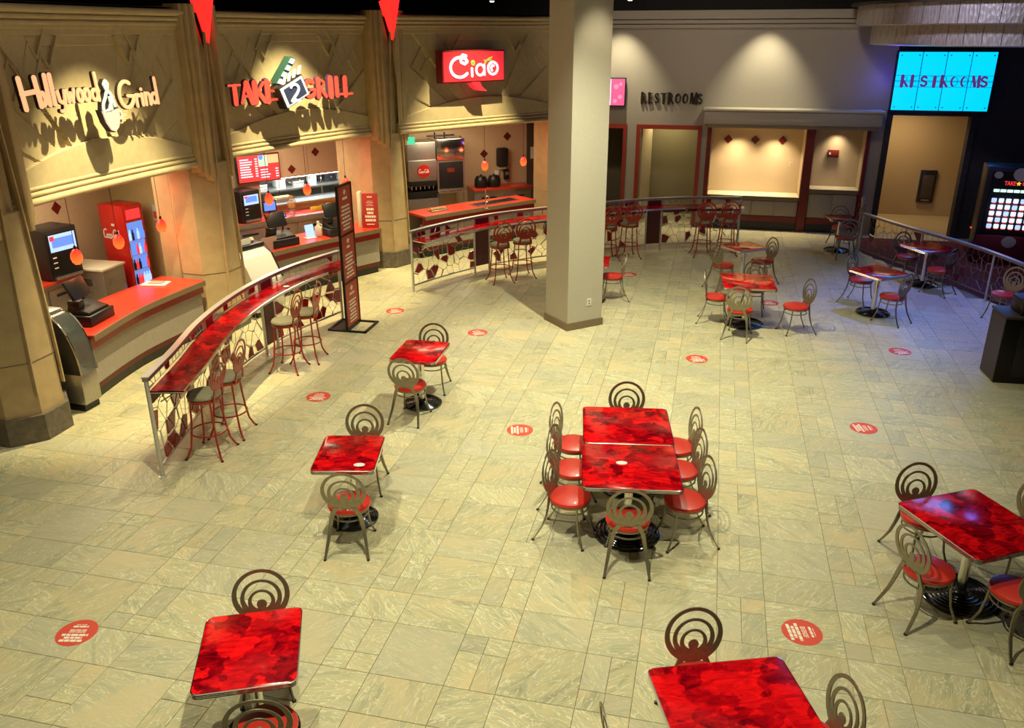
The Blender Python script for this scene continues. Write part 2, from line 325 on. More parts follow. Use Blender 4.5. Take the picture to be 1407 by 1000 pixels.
# ------------------------------------------------------------------ floor with its tiles
U = .2032
fl = MB().box(-9, 12.5, -7.5, 20, -.12, -.006).build('floor', GROUT); struct(fl)
pieces = []
def proj(x, y, z=0):
    d = Vector((x, y, z))-CAM; dz = d.dot(f_)
    return (703.5+1148.06*d.dot(rr)/dz, 500-1148.06*d.dot(uu)/dz, dz) if dz > .1 else (9e9, 9e9, 9e9)
def blocked(x, y):
    # beyond the mosaic rail lies carpet instead of tile
    pts = RAILR
    for (x0, y0), (x1, y1) in zip(pts, pts[1:]):
        if y1 <= y <= y0: return x > x0+(x1-x0)*(y0-y)/(y0-y1)+.1
    return False
RAILR = [(6.04, 13.95), (6.75, 12.6), (7.53, 11.3), (8.07, 9.9), (8.45, 8.5), (8.7, 7.0)]
gap = .0019
for k in range(-9, 13):
    c0 = k*5
    for j in range(-9, 21):
        y0 = -(0)*U+(j*5)*U              # top of a short row is at y = j*5U, going down 2U then 3U
        # wide column c0+2..c0+5 ; narrow column c0..c0+2 ; rows: short [-2,0], long [-5,-2]
        X = lambda c: c*U
        cells = [(c0+2, c0+5, -2, 0), (c0+2, c0+5, -5, -2), (c0, c0+2, -2, 0)]
        if k % 2 == 0: cells += [(c0, c0+1, -4, -2), (c0+1, c0+2, -4, -2), (c0, c0+1, -5, -4), (c0+1, c0+2, -5, -4)]
        else: cells += [(c0, c0+1, -3, -2), (c0+1, c0+2, -3, -2), (c0, c0+1, -5, -3), (c0+1, c0+2, -5, -3)]
        for a, b, r0, r1 in cells:
            xa, xb, ya, yb = a*U, b*U, y0+r0*U, y0+r1*U
            cx, cy = (xa+xb)/2, (ya+yb)/2
            if not (-8.1 < cx < 11 and -4.6 < cy < 19): continue
            if cy < 2.5 and cx < -7.5: continue
            px, py, dz = proj(cx, cy)
            if not (-80 < px < 1487 and 250 < py < 1090): continue
            if blocked(cx, cy): continue
            pieces.append(((xb-xa)*(yb-ya)/dz**2, cx, cy, b-a, r1-r0, -20 < px < 1427 and py < 1020))
pieces.sort(key=lambda p: (-p[5], -p[0]))
tmesh = {}
def tile_mesh(wn, hn):
    if (wn, hn) not in tmesh:
        W, H = wn*U/2-gap, hn*U/2-gap; e = .0025
        me = bpy.data.meshes.new('tile')
        P = [(sx*W, sy*H, -.012) for sx, sy in ((-1, -1), (1, -1), (1, 1), (-1, 1))]+[(sx*W, sy*H, -e) for sx, sy in ((-1, -1), (1, -1), (1, 1), (-1, 1))]+[(sx*(W-e), sy*(H-e), 0) for sx, sy in ((-1, -1), (1, -1), (1, 1), (-1, 1))]
        F = [(8, 9, 10, 11)]+[(i, (i+1) % 4, 4+(i+1) % 4, 4+i) for i in range(4)]+[(4+i, 4+(i+1) % 4, 8+(i+1) % 4, 8+i) for i in range(4)]
        me.from_pydata(P, [], F); me.materials.append(TILE); tmesh[(wn, hn)] = me
    return tmesh[(wn, hn)]
for p in pieces[:300]:
    o = bpy.data.objects.new('tile', tile_mesh(p[3], p[4])); COL.objects.link(o); o.parent = fl; o.location = (p[1], p[2], 0)
V = []; F = []; tid = []
for p in pieces[300:]:
    me = tile_mesh(p[3], p[4]); n = len(V)
    V += [(v.co.x+p[1], v.co.y+p[2], v.co.z) for v in me.vertices]
    F += [tuple(i+n for i in f.vertices) for f in me.polygons]; t = random.random(); tid += [t]*len(me.vertices)
me = bpy.data.meshes.new('tiles'); me.from_pydata(V, [], F); me.materials.append(TILE)
at = me.attributes.new('tid', 'FLOAT', 'POINT'); at.data.foreach_set('value', tid)
o = bpy.data.objects.new('tiles', me); COL.objects.link(o); o.parent = fl; o['kind'] = 'stuff'
struct(MB().prism([(x+.1, y) for x, y in RAILR]+[(12.4, 7), (12.4, 15.6), (6.3, 15.6), (6.1, 14.4)], -.005, .004).build('floor_carpet', CARPET))

# ------------------------------------------------------------------ shell
struct(MB().box(-9, 12.5, -7.5, 20, 6.7, 6.8).build('ceiling', BLACKC))
wallseg('wall_right', (12.3, -7.4), (12.3, 19.9), 0, 6.7, DARK, .15, -1)
wallseg('wall_front', (-8.9, -7.3), (12.3, -7.3), 0, 6.7, DARK, .15, -1)
wallseg('wall_left', (-8.85, -7.3), (-8.85, 19.9), 0, 6.7, DARK, .12, 1)
wallseg('wall_rear', (-8.9, 19.8), (12.3, 19.8), 0, 6.7, DARK, .15, 1)
# back wall at Y = 16 with its openings
def bw(x0, x1, z0, z1, m=WALLG, name='wall_back'): return struct(MB().box(x0, x1, 16, 16.2, z0, z1).build(name, m))
bw(-1.2, 6.6, 2.49, 5.0); bw(-1.2, -.55, 0, 2.49); bw(.52, .76, 0, 2.49); bw(2.36, 2.5, 0, 2.49)
bw(6.6, 8.45, 2.95, 5.0, DARK); bw(8.45, 12.3, 0, 6.7, DARK); bw(6.25, 6.62, 0, 2.49, WALLG)
bw(6.6, 6.62, 2.49, 2.95, DARK)
# crown along the back wall
for i, (z0, z1, d) in enumerate([(4.93, 5.12, .16), (4.83, 4.91, .12), (4.73, 4.81, .08)]):
    struct(MB().box(-1.1, 5.9, 16-d, 16.02, z0, z1).build('trim_%d' % (i+1), WALLG))
struct(MB().box(-1.2, 5.9, 15.97, 16.15, 4.7, 5.1).build('trim_4', WALLG))
# restroom door openings
def door_frame(n, x0, x1, z1, m, y=16.0, t=.09, left=True):
    b = MB()
    if left: b.box(x0, x0+t, y-.05, y+.22, 0, z1)
    b.box(x1-t, x1, y-.05, y+.22, 0, z1)
    b.box(x0, x1, y-.051, y+.221, z1, z1+.012); b.box(x0+t, x1-t, y-.05, y+.22, z1-t, z1)
    return struct(b.build('door_%d' % n, m))
REDF = mat('red_door_frame', (.3, .03, .015, 1), .4, grain=.08)
door_frame(1, -.55, .52, 2.49, REDF); door_frame(2, .76, 2.36, 2.49, REDF)
GREENW = mat('olive_corridor_wall', (.26, .22, .12, 1), .7, grain=.06)
struct(MB().box(-.8, 2.6, 17.6, 17.75, 0, 2.8).build('wall_corridor', GREENW))
struct(MB().box(-.8, 2.6, 16.2, 17.7, 2.8, 2.85).build('ceiling_corridor', WALLG))
struct(MB().box(.55, .72, 16.2, 17.6, 0, 2.8).build('wall_divider', WALLG))
struct(MB().box(-.85, -.75, 16.2, 17.6, 0, 2.8).build('wall_divider', DARK))
struct(MB().box(2.5, 2.6, 16.9, 17.6, 0, 2.8).build('wall_divider', DARK))
# steel door standing open at the left of the second doorway
d = thing('open_door', 'cream edged door leaf standing open inside the wider doorway under the dark lettering', 'door', (.9, 16.25, 0), radians(80))
MB().box(0, 1.0, 0, .045, .02, 2.38).build('door_leaf', mat('door_cream', (.6, .5, .3, 1), .5, grain=.05), d)
MB().tube([(.9, -.05, 1.0), (.78, -.05, 1.0)], .012).build('handle', STEEL, d)
# serving alcoves
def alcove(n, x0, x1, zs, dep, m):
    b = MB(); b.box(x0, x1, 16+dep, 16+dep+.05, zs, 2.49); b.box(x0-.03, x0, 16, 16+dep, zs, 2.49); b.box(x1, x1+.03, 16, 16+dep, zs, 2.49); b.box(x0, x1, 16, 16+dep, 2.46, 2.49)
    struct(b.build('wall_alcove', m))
    c = thing('serving_counter', ['long cream service ledge with grey cupboards in the wide lit niche', 'short cream service ledge in the narrow dim niche at the right'][n], 'counter', ((x0+x1)/2, 16, 0), 0, 'back wall service ledges')
    h = (x1-x0)/2
    MB().box(-h, h, -.05, dep, zs-.04, zs).build('worktop', CREAM, c, bevel=.004)
    MB().box(-h, h, -.055, -.05, zs-.1, zs-.002).box(-h, h, -.05, 0, zs-.1, zs-.041).build('edge_band', BROWN, c)
    k = 4 if n == 0 else 2
    for i in range(k):
        a = -h+2*h*i/k; MB().box(a+.01, a+2*h/k-.01, -.01, .02, .36, zs-.12).build('cupboard_door', LAM, c, bevel=.004)
    MB().box(-h, h, .02, dep, .0, zs-.1).build('carcass', LAM, c)
    MB().box(-h, h, -.03, .02, .0, .2).build('toe_kick', BLACK, c); MB().box(-h, h, -.02, .02, .2, .34).build('red_band', DRED, c)
    return c
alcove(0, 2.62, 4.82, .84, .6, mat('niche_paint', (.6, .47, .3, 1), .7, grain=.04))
alcove(1, 5.05, 6.18, 1.06, .5, mat('niche_paint_shaded', (.5, .4, .28, 1), .7, grain=.04))  # same niche paint, with the weaker light put into a darker colour
for i, (x0, x1) in enumerate([(2.5, 2.6), (4.83, 5.03), (6.19, 6.27)]):
    struct(MB().box(x0, x1, 15.93, 16.2, 0, 2.5).build('trim_%d' % (5+i), DRED))
def diamond(x, y, z, rz, s, label):
    o = MB().prismy([(0, -s), (s, 0), (0, s), (-s, 0)], -.012, 0).build('wall_diamond', DIAM, None, (x, y, z), rz)
    return tag(o, label, 'tile', 'dark red diamond tiles')
for i, px in enumerate([1.0, 1.1, 1.2]):
    diamond([3.02, 3.68, 4.34][i], 16.595, 2.13, 0, .11, 'dark red diamond tile in the lit niche, '+['left one of three', 'middle one of three', 'right one of three'][i])
sf = thing('canopy_ledge', 'long pale boxed canopy running above the service niches', 'canopy', (4.4, 16, 0))
MB().box(-2.0, 2.0, -.5, 0, 2.6, 2.9).build('fascia_board', WALLG, sf, bevel=.006)
MB().box(-2.03, 2.03, -.54, 0, 2.9, 2.95).build('cap', PILLAR, sf, bevel=.005); MB().box(-1.9, 1.98, -.36, 0, 2.5, 2.6).build('lower_step', WALLG, sf, bevel=.006)
b = thing('alarm_box', 'small dark red wall box with a white lamp in the narrow niche', 'box', (5.55, 16.49, 1.86))
MB().box(-.13, .13, -.06, 0, -.09, .09).build('housing', DRED, b, bevel=.008); MB().box(-.1, -.06, -.07, -.06, -.02, .03).build('indicator', WHITE, b)
o = thing('wall_outlet', 'small white electrical outlet on the rear of the lit niche', 'outlet', (4.6, 16.6, 1.55))
MB().box(-.03, .03, -.01, 0, -.05, .05).build('plate', CREAM, o, bevel=.003); MB().box(-.015, .015, -.013, -.01, .01, .03).box(-.015, .015, -.013, -.01, -.03, -.01).build('socket', BROWN, o)
# corridor behind the blue sign
CORR = mat('corridor_tan', (.42, .3, .17, 1), .6, grain=.05)
struct(MB().box(6.2, 9.6, 18.7, 18.85, 0, 3.2).build('wall_corridor', CORR))
struct(MB().box(6.5, 6.6, 16.2, 18.7, 0, 3.2).build('wall_corridor', CORR)); struct(MB().box(9.5, 9.6, 16.2, 18.7, 0, 3.2).build('wall_corridor', CORR))
struct(MB().box(6.5, 9.6, 16.2, 18.85, 3.2, 3.25).build('ceiling_corridor', CORR))
struct(MB().box(6.6, 9.5, 16.2, 18.7, -.005, .006).build('floor_corridor', mat('corridor_floor', (.5, .4, .24, 1), .35, grain=.05)))
door_frame(3, 6.56, 8.5, 2.96, DARK, 15.98, .13)
b = thing('towel_dispenser', 'dark recessed dispenser on the tan corridor wall', 'dispenser', (8.3, 18.7, .8))
MB().box(-.2, .2, -.1, 0, -.42, .42).build('housing', BLACK, b, bevel=.01); MB().box(-.14, .14, -.115, -.1, -.3, .3).build('panel', BROWNB, b, bevel=.006)
MB().box(-.1, .1, -.12, -.115, -.38, -.34).build('slot', STEEL, b)

# square pillar in the middle
pil = thing('square_pillar', 'tall square beige pillar rising through the middle of the hall', 'pillar', (.57, 7.755, 0), radians(42.5))
pil['kind'] = 'structure'
MB().box(-.345, .345, -.345, .345, .0, 6.7).build('shaft', PILLAR, pil)
b = MB(); b.box(-.365, .365, -.365, .365, 0, .115); b.box(-.358, .358, -.358, .358, .115, .125); b.build('skirting', BROWN, pil)
del pil['label'], pil['category']
pil.name = 'trim_pillar'
o = thing('pillar_outlet', 'white electrical outlet low on the right face of the beige pillar', 'outlet', (.57, 7.755, .44), radians(42.5))
MB().box(.04, .12, -.352, -.345, -.06, .06).build('plate', WHITE, o); MB().box(.065, .095, -.355, -.352, .01, .04).box(.065, .095, -.355, -.352, -.04, -.01).build('socket', LAM, o)

# ------------------------------------------------------------------ shop fronts
BAYS = [((-5.24, 2.2), (-5.14, 6.0), .10), ((-5.22, 6.7), (-3.98, 10.75), .12), ((-3.62, 10.75), (-.9, 14.55), .06)]
class Bay:
    def __init__(s, A, B, bulge):
        s.A = Vector(A); s.B = Vector(B); s.t = (s.B-s.A).normalized(); s.n = Vector((s.t.y, -s.t.x)); s.L = (s.B-s.A).length; s.b = bulge
        s.ang = atan2(s.t.y, s.t.x)
    def p(s, u, off=0):     # u in 0..1 ; off to the hall side
        q = s.A+s.t*s.L*u+s.n*(off-s.b*4*u*(1-u)); return q
bays = [Bay(*b) for b in BAYS]
ZIG = [(.36, 1.0), (.47, .80), (.52, .90), (.63, .68), (.70, .80), (.80, .62)]
def relief(u, v):           # u -1..1, v 0..1
    a = abs(u)
    if v < .03+.20*(1-u*u): return .06
    if a > .95 or v > .97: return .075
    if a > .90 or v > .93: return .05
    if a > .84: return .03
    d = 0
    th = atan2(a*1.5, v+.22)
    if .42 < th < 1.38: d = (.012, .038, .0, .030, .008)[min(4, int((th-.42)/.192))]
    if a < .42-.0*v and v > .86: d = max(d, .03)
    return d
for bi, B in enumerate(bays):
    nu, nv = 250, 150; z0, z1 = 2.93, 4.76
    V = []; F = []
    for j in range(nv+1):
        for i in range(nu+1):
            u = i/nu; v = j/nv; q = B.p(u, relief(2*u-1, v)); V.append((q.x, q.y, z0+(z1-z0)*v))
    for j in range(nv):
        for i in range(nu):
            a = j*(nu+1)+i; F.append((a, a+1, a+nu+2, a+nu+1))
    # closing back sheet so that the panel has thickness
    n = len(V)
    for z in (2.72, 5.0):
        for i in range(21):
            q = B.p(i/20, -.22); V.append((q.x, q.y, z))
    for i in range(20): F.append((n+i, n+21+i, n+22+i, n+i+1))
    for z in (2.72, 5.0):
        m = len(V)
        for i in range(21):
            q = B.p(i/20, -.22); V.append((q.x, q.y, z)); q = B.p(i/20, .06); V.append((q.x, q.y, z))
        for i in range(20): F.append((m+2*i, m+2*i+2, m+2*i+3, m+2*i+1))
    me = bpy.data.meshes.new('wall_left'); me.from_pydata(V, [], F); me.materials.append(STUCCO)
    me.shade_smooth(); me.set_sharp_from_angle(angle=radians(18))
    o = bpy.data.objects.new('wall_left', me); COL.objects.link(o); struct(o)
    zb_ = MB()                      # raised lightning bars in the upper corners
    for sgn in (-1, 1):
        for dx, dz in ((0, 0), (-.09, -.12)):
            zb_.stroke([(B.L*(.5+sgn*(p[0]*.5+dx*.5)), 2.93+1.83*p[1]*.985+dz) for p in ZIG], .028, -.035, B.b+.05, 4)
    struct(zb_.build('trim_%d' % (20+bi), STUCCO, None, (B.A.x-B.n.x*B.b*.6, B.A.y-B.n.y*B.b*.6, 0), B.ang))
    def mould(name, prof, m):
        b = MB(); k = len(prof); ns = 30
        for i in range(ns+1):
            for off, z in prof: q = B.p(i/ns, off); b.v.append((q.x, q.y, z))
        for i in range(ns):
            for j in range(k): b.f.append((i*k+j, i*k+(j+1) % k, (i+1)*k+(j+1) % k, (i+1)*k+j))
        b.f.append(tuple(range(k))); b.f.append(tuple(ns*k+j for j in range(k))[::-1])
        return struct(b.build(name, m, None, smooth=True))
    def half(zc, r, off, n=5): return [(off+r*sin(pi*i/n), zc-r*cos(pi*i/n)) for i in range(n+1)]
    k = 10+bi*2
    mould('trim_%d' % k, [(-.2, 2.72)]+half(2.765, .045, .09)+half(2.845, .03, .07)+half(2.91, .028, .05)+[(-.2, 2.94)], STUCCO)
    mould('trim_%d' % (k+1), [(-.2, 4.74)]+half(4.775, .03, .07)+half(4.845, .03, .1)+half(4.925, .045, .13)+[(-.2, 4.975)], STUCCO)

def column(cx, cy, ang, glow=True, pier=True, pierlen=1.0):
    t = thing('column', '', 'column', (cx, cy, 0), ang); t['kind'] = 'structure'; del t['label'], t['category']; t.name = 'trim_column'
    def octo(R, s=22.5): return [(R*cos(radians(s+45*k)), R*sin(radians(s+45*k))) for k in range(8)]
    MB().prism(octo(.50), .3, 2.75).build('lower_shaft', STUCCO2, t)
    MB().prism(octo(.55), 0, .34).build('skirt', SKIRT, t)
    MB().prism(octo(.505), 1.0, 1.008).build('joint_line', SKIRT, t)
    # upper shaft: vertical fins each side of a wedge
    MB().prism(octo(.40), 2.7, 5.02).build('upper_shaft', STUCCO2, t)
    for s in (-1, 1):
        for i in range(3):
            MB().box(.12, .50-i*.05, s*(.25+i*.075)-.034, s*(.25+i*.075)+.034, 2.5+i*.07, 5.05).build('fin', STUCCO2, t, bevel=.012)
        # curved leaf running down the front
        b = MB(); n = 16
        for i in range(n+1):
            z = .6+4.1*i/n; wd = .20*(1-(i/n)**1.6)+.012
            b.v += [(.50, s*wd, z), (.50, s*(wd+.02), z), (.46, s*(wd+.02), z), (.46, s*wd, z)]
        for i in range(n):
            for j in range(4): b.f.append((i*4+j, i*4+(j+1) % 4, i*4+4+(j+1) % 4, i*4+4+j))
        b.build('leaf_rib', STUCCO2, t)
    if pier:
        MB().box(-pierlen, -.3, -.36, .36, 0, 2.75).build('return_pier', STUCCO2, t)
        MB().box(-.5, -.2, -.62, .62, 2.7, 4.98).build('backing', STUCCO, t)
    if glow:
        s = thing('column_sconce', '', 'lamp', (cx, cy, 0), ang, 'red wedge sconces on the columns')
        MB().add([(.44, -.24, 5.2), (.44, .24, 5.2), (.66, .12, 5.3), (.66, -.12, 5.3), (.505, .03, 4.5), (.40, .03, 4.53)], [(0, 1, 2, 3), (0, 3, 4), (3, 2, 4), (2, 1, 4), (0, 4, 5), (1, 5, 4), (0, 5, 1)]).build('glowing_wedge', LED_RED, s)
        MB().add([(.40, -.19, 5.18), (.40, .19, 5.18), (.48, .19, 5.18), (.48, -.19, 5.18), (.44, 0, 4.32)], [(0, 1, 2, 3), (0, 4, 1), (1, 4, 2), (2, 4, 3), (3, 4, 0)]).build('bracket', BLACKM, s)
        return s
    return t
column(-5.48, 2.08, radians(0), glow=False, pierlen=2.4)
s1 = column(-5.36, 6.3, radians(-4), pierlen=.62); s1['label'] = 'glowing red wedge sconce on the column between the coffee and grill signs'
s2 = column(-4.03, 10.85, radians(-26)); s2['label'] = 'glowing red wedge sconce on the column left of the red box sign'
column(-.82, 14.75, radians(-40), glow=False, pierlen=.8)
# low glow under the lintels comes from the pendants; black soffit above shop fronts
# kitchens: back walls, partitions, ceilings
K2a, K2d = Vector((-7.5, 9.8)), Vector((.569, .822))
k2 = lambda u, off=0: tuple(K2a+K2d*u+Vector((.822, -.569))*off)
wallseg('wall_kitchen', (-8.1, 1.3), (-8.1, 7.6), 0, 2.8, PEACH)
wallseg('wall_kitchen', (-8.1, 7.6), (-5.8, 6.75), 0, 2.8, YELL)
wallseg('wall_kitchen', (-8.3, 1.3), (-5.6, 1.3), 0, 2.8, PEACH, .15, -1)
K2ang = atan2(K2d.y, K2d.x)
def k2wall(u0, u1, z0, z1, m=PEACH, y0=0, y1=.12):
    return struct(MB().box(u0, u1, y0, y1, z0, z1).build('wall_kitchen', m, None, (K2a.x, K2a.y, 0), K2ang))
k2wall(-1.95, 1.15, 0, 2.8); k2wall(1.15, 3.75, 1.68, 2.8); k2wall(1.15, 3.75, 0, 1.12); k2wall(3.75, 4.5, 0, 2.8)
for u in (0.3, 1.35, 2.35, 3.35):
    MB().box(u-.004, u+.004, -.003, 0, 1.7, 2.8).build('joint', BROWN, bpy.data.objects['wall_kitchen']).matrix_parent_inverse = Matrix()
for j in [o for o in COL.objects if o.name.startswith('joint') and o.parent and o.parent.name.startswith('wall_kitchen')]:
    j.parent = None; j.location = (K2a.x, K2a.y, 0); j.rotation_euler.z = K2ang; j.name = 'trim_30'; struct(j)
# steel kitchen seen through the hatch
k2wall(.6, 4.6, 0, 2.8, mat('white_tile_wall', (.5, .55, .55, 1), .3, grain=.05), 1.9, 2.0)
wallseg('wall_kitchen', (-4.9, 13.5), (-4.45, 11.2), 0, 2.8, PEACH, .12, -1)
W3a = Vector((-4.7, 14.3)); W3d = Vector((.811, .585)); W3n = Vector((.585, -.811)); W3ang = atan2(W3d.y, W3d.x)
w3 = lambda u, off=0: tuple(W3a+W3d*u+W3n*off)
wallseg('wall_kitchen', w3(-.4), w3(3.22), 0, 2.8, PEACH); wallseg('wall_kitchen', w3(3.6), w3(4.6), 0, 2.8, PEACH)
wallseg('wall_kitchen', w3(3.2), w3(3.62), 2.45, 2.8, PEACH)
struct(MB().box(3.2, 3.62, -.02, .03, 0, 2.45).build('door_4', mat('brown_door', (.09, .055, .035, 1), .4, grain=.1), None, (W3a.x, W3a.y, 0), W3ang))
wallseg('wall_kitchen', (-5.1, 13.2), (-5.02, 14.2), 0, 2.8, PEACH)
struct(MB().prism([(-8.3, 1.2), (-5.3, 1.2), (-5.35, 4), (-5.3, 6.7), (-5.2, 8.6), (-4.1, 10.9), (-2.6, 12.5), (-1.0, 14.6), (-1, 17), (-4.5, 15), (-9, 15), (-9, 8)], 2.8, 2.86).build('ceiling_kitchen', PEACH))
n = thing('notice_sheet', 'small white notice sheet taped on the dark brown kitchen door', 'notice', (W3a.x, W3a.y, 0), W3ang)
MB().box(3.3, 3.42, -.03, -.021, 1.55, 1.85).build('paper', WHITE, n)
for u, z, l in [(1.36, 2.12, 'left one near the steel cabinets'), (2.65, 2.15, 'right one above the black towel dispenser'), (2.0, 1.74, 'lowest middle one above the black urns')]:
    q = w3(u, .001); diamond(q[0], q[1], z, W3ang, .11, 'dark red diamond tile behind the stainless counter, '+l)
for u, z, l in [(1.94, 1.84, 'left one beside the menu screen'), (2.56, 2.16, 'highest middle one'), (3.19, 1.92, 'right one above the hatch')]:
    q = k2(u, .001); diamond(q[0], q[1], z, K2ang, .1, 'dark red diamond tile above the kitchen hatch, '+l)
diamond(-8.095, 6.2, 1.9, radians(90), .11, 'dark red diamond tile between the screen machine and the red cooler')
struct(MB().box(-8.1, -8.09, 4.6, 4.61, 1.0, 2.8).build('trim_31', BROWN))

# ------------------------------------------------------------------ service counters
def arc_counter(pts, dep, label, rot_out, loc_front_over=.16, kick=.12):
    """pts: front edge of the top, left to right seen from the hall; body behind"""
    t = thing('service_counter', label, 'counter', (pts[0][0], pts[0][1], 0), 0, 'red topped service counters'); ox, oy = pts[0]
    P = [Vector((x-ox, y-oy)) for x, y in pts]
    def nrm(i):
        a = P[max(0, i-1)]; c = P[min(len(P)-1, i+1)]; d = (c-a).normalized(); return Vector((-d.y, d.x))   # to the kitchen side
    def off(o): return [tuple(P[i]+nrm(i)*o) for i in range(len(P))]
    def strip(name, o0, o1, z0, z1, m, bevel=0):
        b = MB(); A = off(o0); Bk = off(o1); k = len(A)
        for i in range(k): b.v += [(*A[i], z0), (*Bk[i], z0), (*Bk[i], z1), (*A[i], z1)]
        for i in range(k-1):
            for j in range(4): b.f.append((i*4+j, i*4+(j+1) % 4, i*4+4+(j+1) % 4, i*4+4+j))
        b.f.append((0, 1, 2, 3)); b.f.append(tuple(4*(k-1)+j for j in (3, 2, 1, 0)))
        return b.build(name, m, t, smooth=False)
    strip('countertop', 0, dep, .905, .95, REDTOP); strip('wood_edge', -.012, 0, .865, .948, BROWN)
    strip('red_band', .05, .1, .74, .9, mat('red_band_gloss', (.3, .015, .01, 1), .25, grain=.05)); strip('front_panel', .10, .2, .24, .74, LAM)
    strip('red_plinth', .14, .2, .14, .24, DRED); strip('toe_kick', .17, .25, 0, .14, BLACK); strip('inner_panel', dep-.1, dep, 0, .9, LAM)
    return t
def smooth(pts, n):
    out = []
    P = [pts[0]]+list(pts)+[pts[-1]]
    for i in range(1, len(P)-2):
        for k in range(n):
            t = k/n; a, b, c, d = P[i-1], P[i], P[i+1], P[i+2]
            out.append(tuple(.5*((2*b[j])+(-a[j]+c[j])*t+(2*a[j]-5*b[j]+4*c[j]-d[j])*t*t+(-a[j]+3*b[j]-3*c[j]+d[j])*t**3) for j in range(2)))
    out.append(tuple(pts[-1])); return out
arc_counter(smooth([(-5.06, 3.02), (-5.22, 4.3), (-5.12, 5.72)], 7), .85, 'curved red topped counter holding a single black register at far left', 1)
arc_counter(smooth([(-5.0, 7.55), (-4.55, 8.6), (-3.78, 9.98)], 6), .8, 'curved red topped counter with two registers below the menu screen', 1)
arc_counter(smooth([(-3.27, 11.25), (-2.45, 12.35), (-1.35, 13.75)], 6), .75, 'curved red topped counter with a sink in front of the steel cabinets', 1)

def register(x, y, rz, label):
    t = thing('cash_register', label, 'register', (x, y, .95), rz, 'black cash registers')
    t.scale = (1.15, 1.15, 1.15)
    MB().box(-.24, .24, -.2, .22, 0, .13).build('cash_drawer', BLACK, t, bevel=.012)
    b = MB(); b.add([(-.2, -.17, .13), (.2, -.17, .13), (.2, .12, .13), (-.2, .12, .13), (-.19, -.16, .16), (.19, -.16, .16), (.19, .1, .23), (-.19, .1, .23)], [(3, 2, 1, 0), (4, 5, 6, 7), (0, 1, 5, 4), (1, 2, 6, 5), (2, 3, 7, 6), (3, 0, 4, 7)])
    b.build('keyboard', BLACKM, t, bevel=.006)
    MB().tube([(0, .1, .15), (0, .14, .3), (0, .1, .36)], .03).build('stand', BLACK, t)
    s = MB().box(-.17, .17, -.02, .02, -.12, .12).build('screen', BLACK, t, (0, .07, .40), bevel=.008); s.rotation_euler.x = radians(-25)
    MB().box(-.05, .05, .0201, .024, .0, .05).build('customer_display', E_VIOL, s)
    MB().tube([(.15, .12, .13), (.15, .14, .42)], .012).build('pole', BLACKM, t)
    p = MB().box(-.08, .08, -.02, .02, -.035, .035).build('pole_display', BLACK, t, (.15, .14, .44)); MB().box(-.06, .06, -.024, -.0201, -.02, .02).build('readout', E_BLUE, p)
    MB().box(-.19, -.08, -.05, .1, .2, .3).build('printer', BLACK, t, bevel=.01)
    return t
register(-5.55, 3.55, radians(96), 'black cash register alone on the counter at far left')
register(-5.08, 8.2, radians(60), 'black cash register left of the tablet and jug')
register(-4.45, 9.3, radians(58), 'black cash register behind the tall red banner stand')
t = thing('counter_tablet', 'pale blue lit tablet on a stand beside the white jug', 'tablet', (-4.78, 8.85, .95), radians(60))
s = MB().box(-.09, .09, -.012, .012, 0, .24).build('screen', E_LBLUE, t, (0, 0, .02)); s.rotation_euler.x = radians(-12)
MB().box(-.1, .1, -.06, .1, 0, .012).build('foot', WHITE, t, bevel=.003)
t = thing('sanitizer_jug', 'white plastic jug with cap on the red counter', 'jug', (-4.68, 9.0, .95))
MB().box(-.065, .065, -.045, .045, 0, .2).build('body', CREAM, t, bevel=.02); MB().lathe([(.045, .2), (.028, .24), (.022, .27)], 14).build('neck', CREAM, t)
MB().lathe([(.026, .27), (.026, .3)], 14).build('cap', WHITE, t); MB().tube([(.03, 0, .25), (.075, 0, .24), (.07, 0, .15)], .01).build('handle', CREAM, t)
t = thing('acrylic_menu_stand', 'pinkish clear acrylic stand left of the middle register', 'stand', (-5.08, 7.78, .95), radians(65))
MB().box(-.17, .17, -.006, .006, 0, .24).build('sheet', mat('pink_acrylic', (.5, .3, .25, 1), .2, alpha=.75, grain=.03), t); MB().box(-.17, .17, -.06, .06, 0, .008).build('foot', GLASS, t)
# red notice standing at the end of the middle counter
def lines(b, x0, x1, z0, z1, n, y, ratio=.5, seed=1, center=True):
    rnd = random.Random(seed); h = (z1-z0)/n
    for i in range(n):
        wd = (x1-x0)*(.55+.45*rnd.random()); c = (x0+x1)/2; a, e = (c-wd/2, c+wd/2) if center else (x0, x0+wd)
        z = z1-h*(i+.5); x = a
        while x < e-.004:          # words
            ln = min(e-x, (x1-x0)*rnd.uniform(.08, .24)); b.box(x, x+ln, y-.002, y, z-h*ratio/2, z+h*ratio/2); x += ln+(x1-x0)*.03
t = thing('notice_board', 'red upright notice with white lines standing at the counter end by the column', 'sign', (-3.98, 9.95, .95), radians(12))
MB().box(-.16, .16, 0, .03, 0, .7).build('panel', mat('notice_red', (.42, .035, .03, 1), .4, grain=.04), t, bevel=.004)
b = MB(); lines(b, -.11, .11, .12, .42, 4, -.0005, .62, 3); lines(b, -.08, .08, .44, .56, 4, -.0005, .25, 4); lines(b, -.06, .06, .6, .66, 1, -.0005, .4, 5); lines(b, -.09, .09, .05, .1, 1, -.0005, .4, 6)
b.build('lettering', DECALW, t, kind='stuff')
MB().box(-.26, -.19, .02, .2, 0, .72).build('cup_box', CREAM, t, bevel=.006)

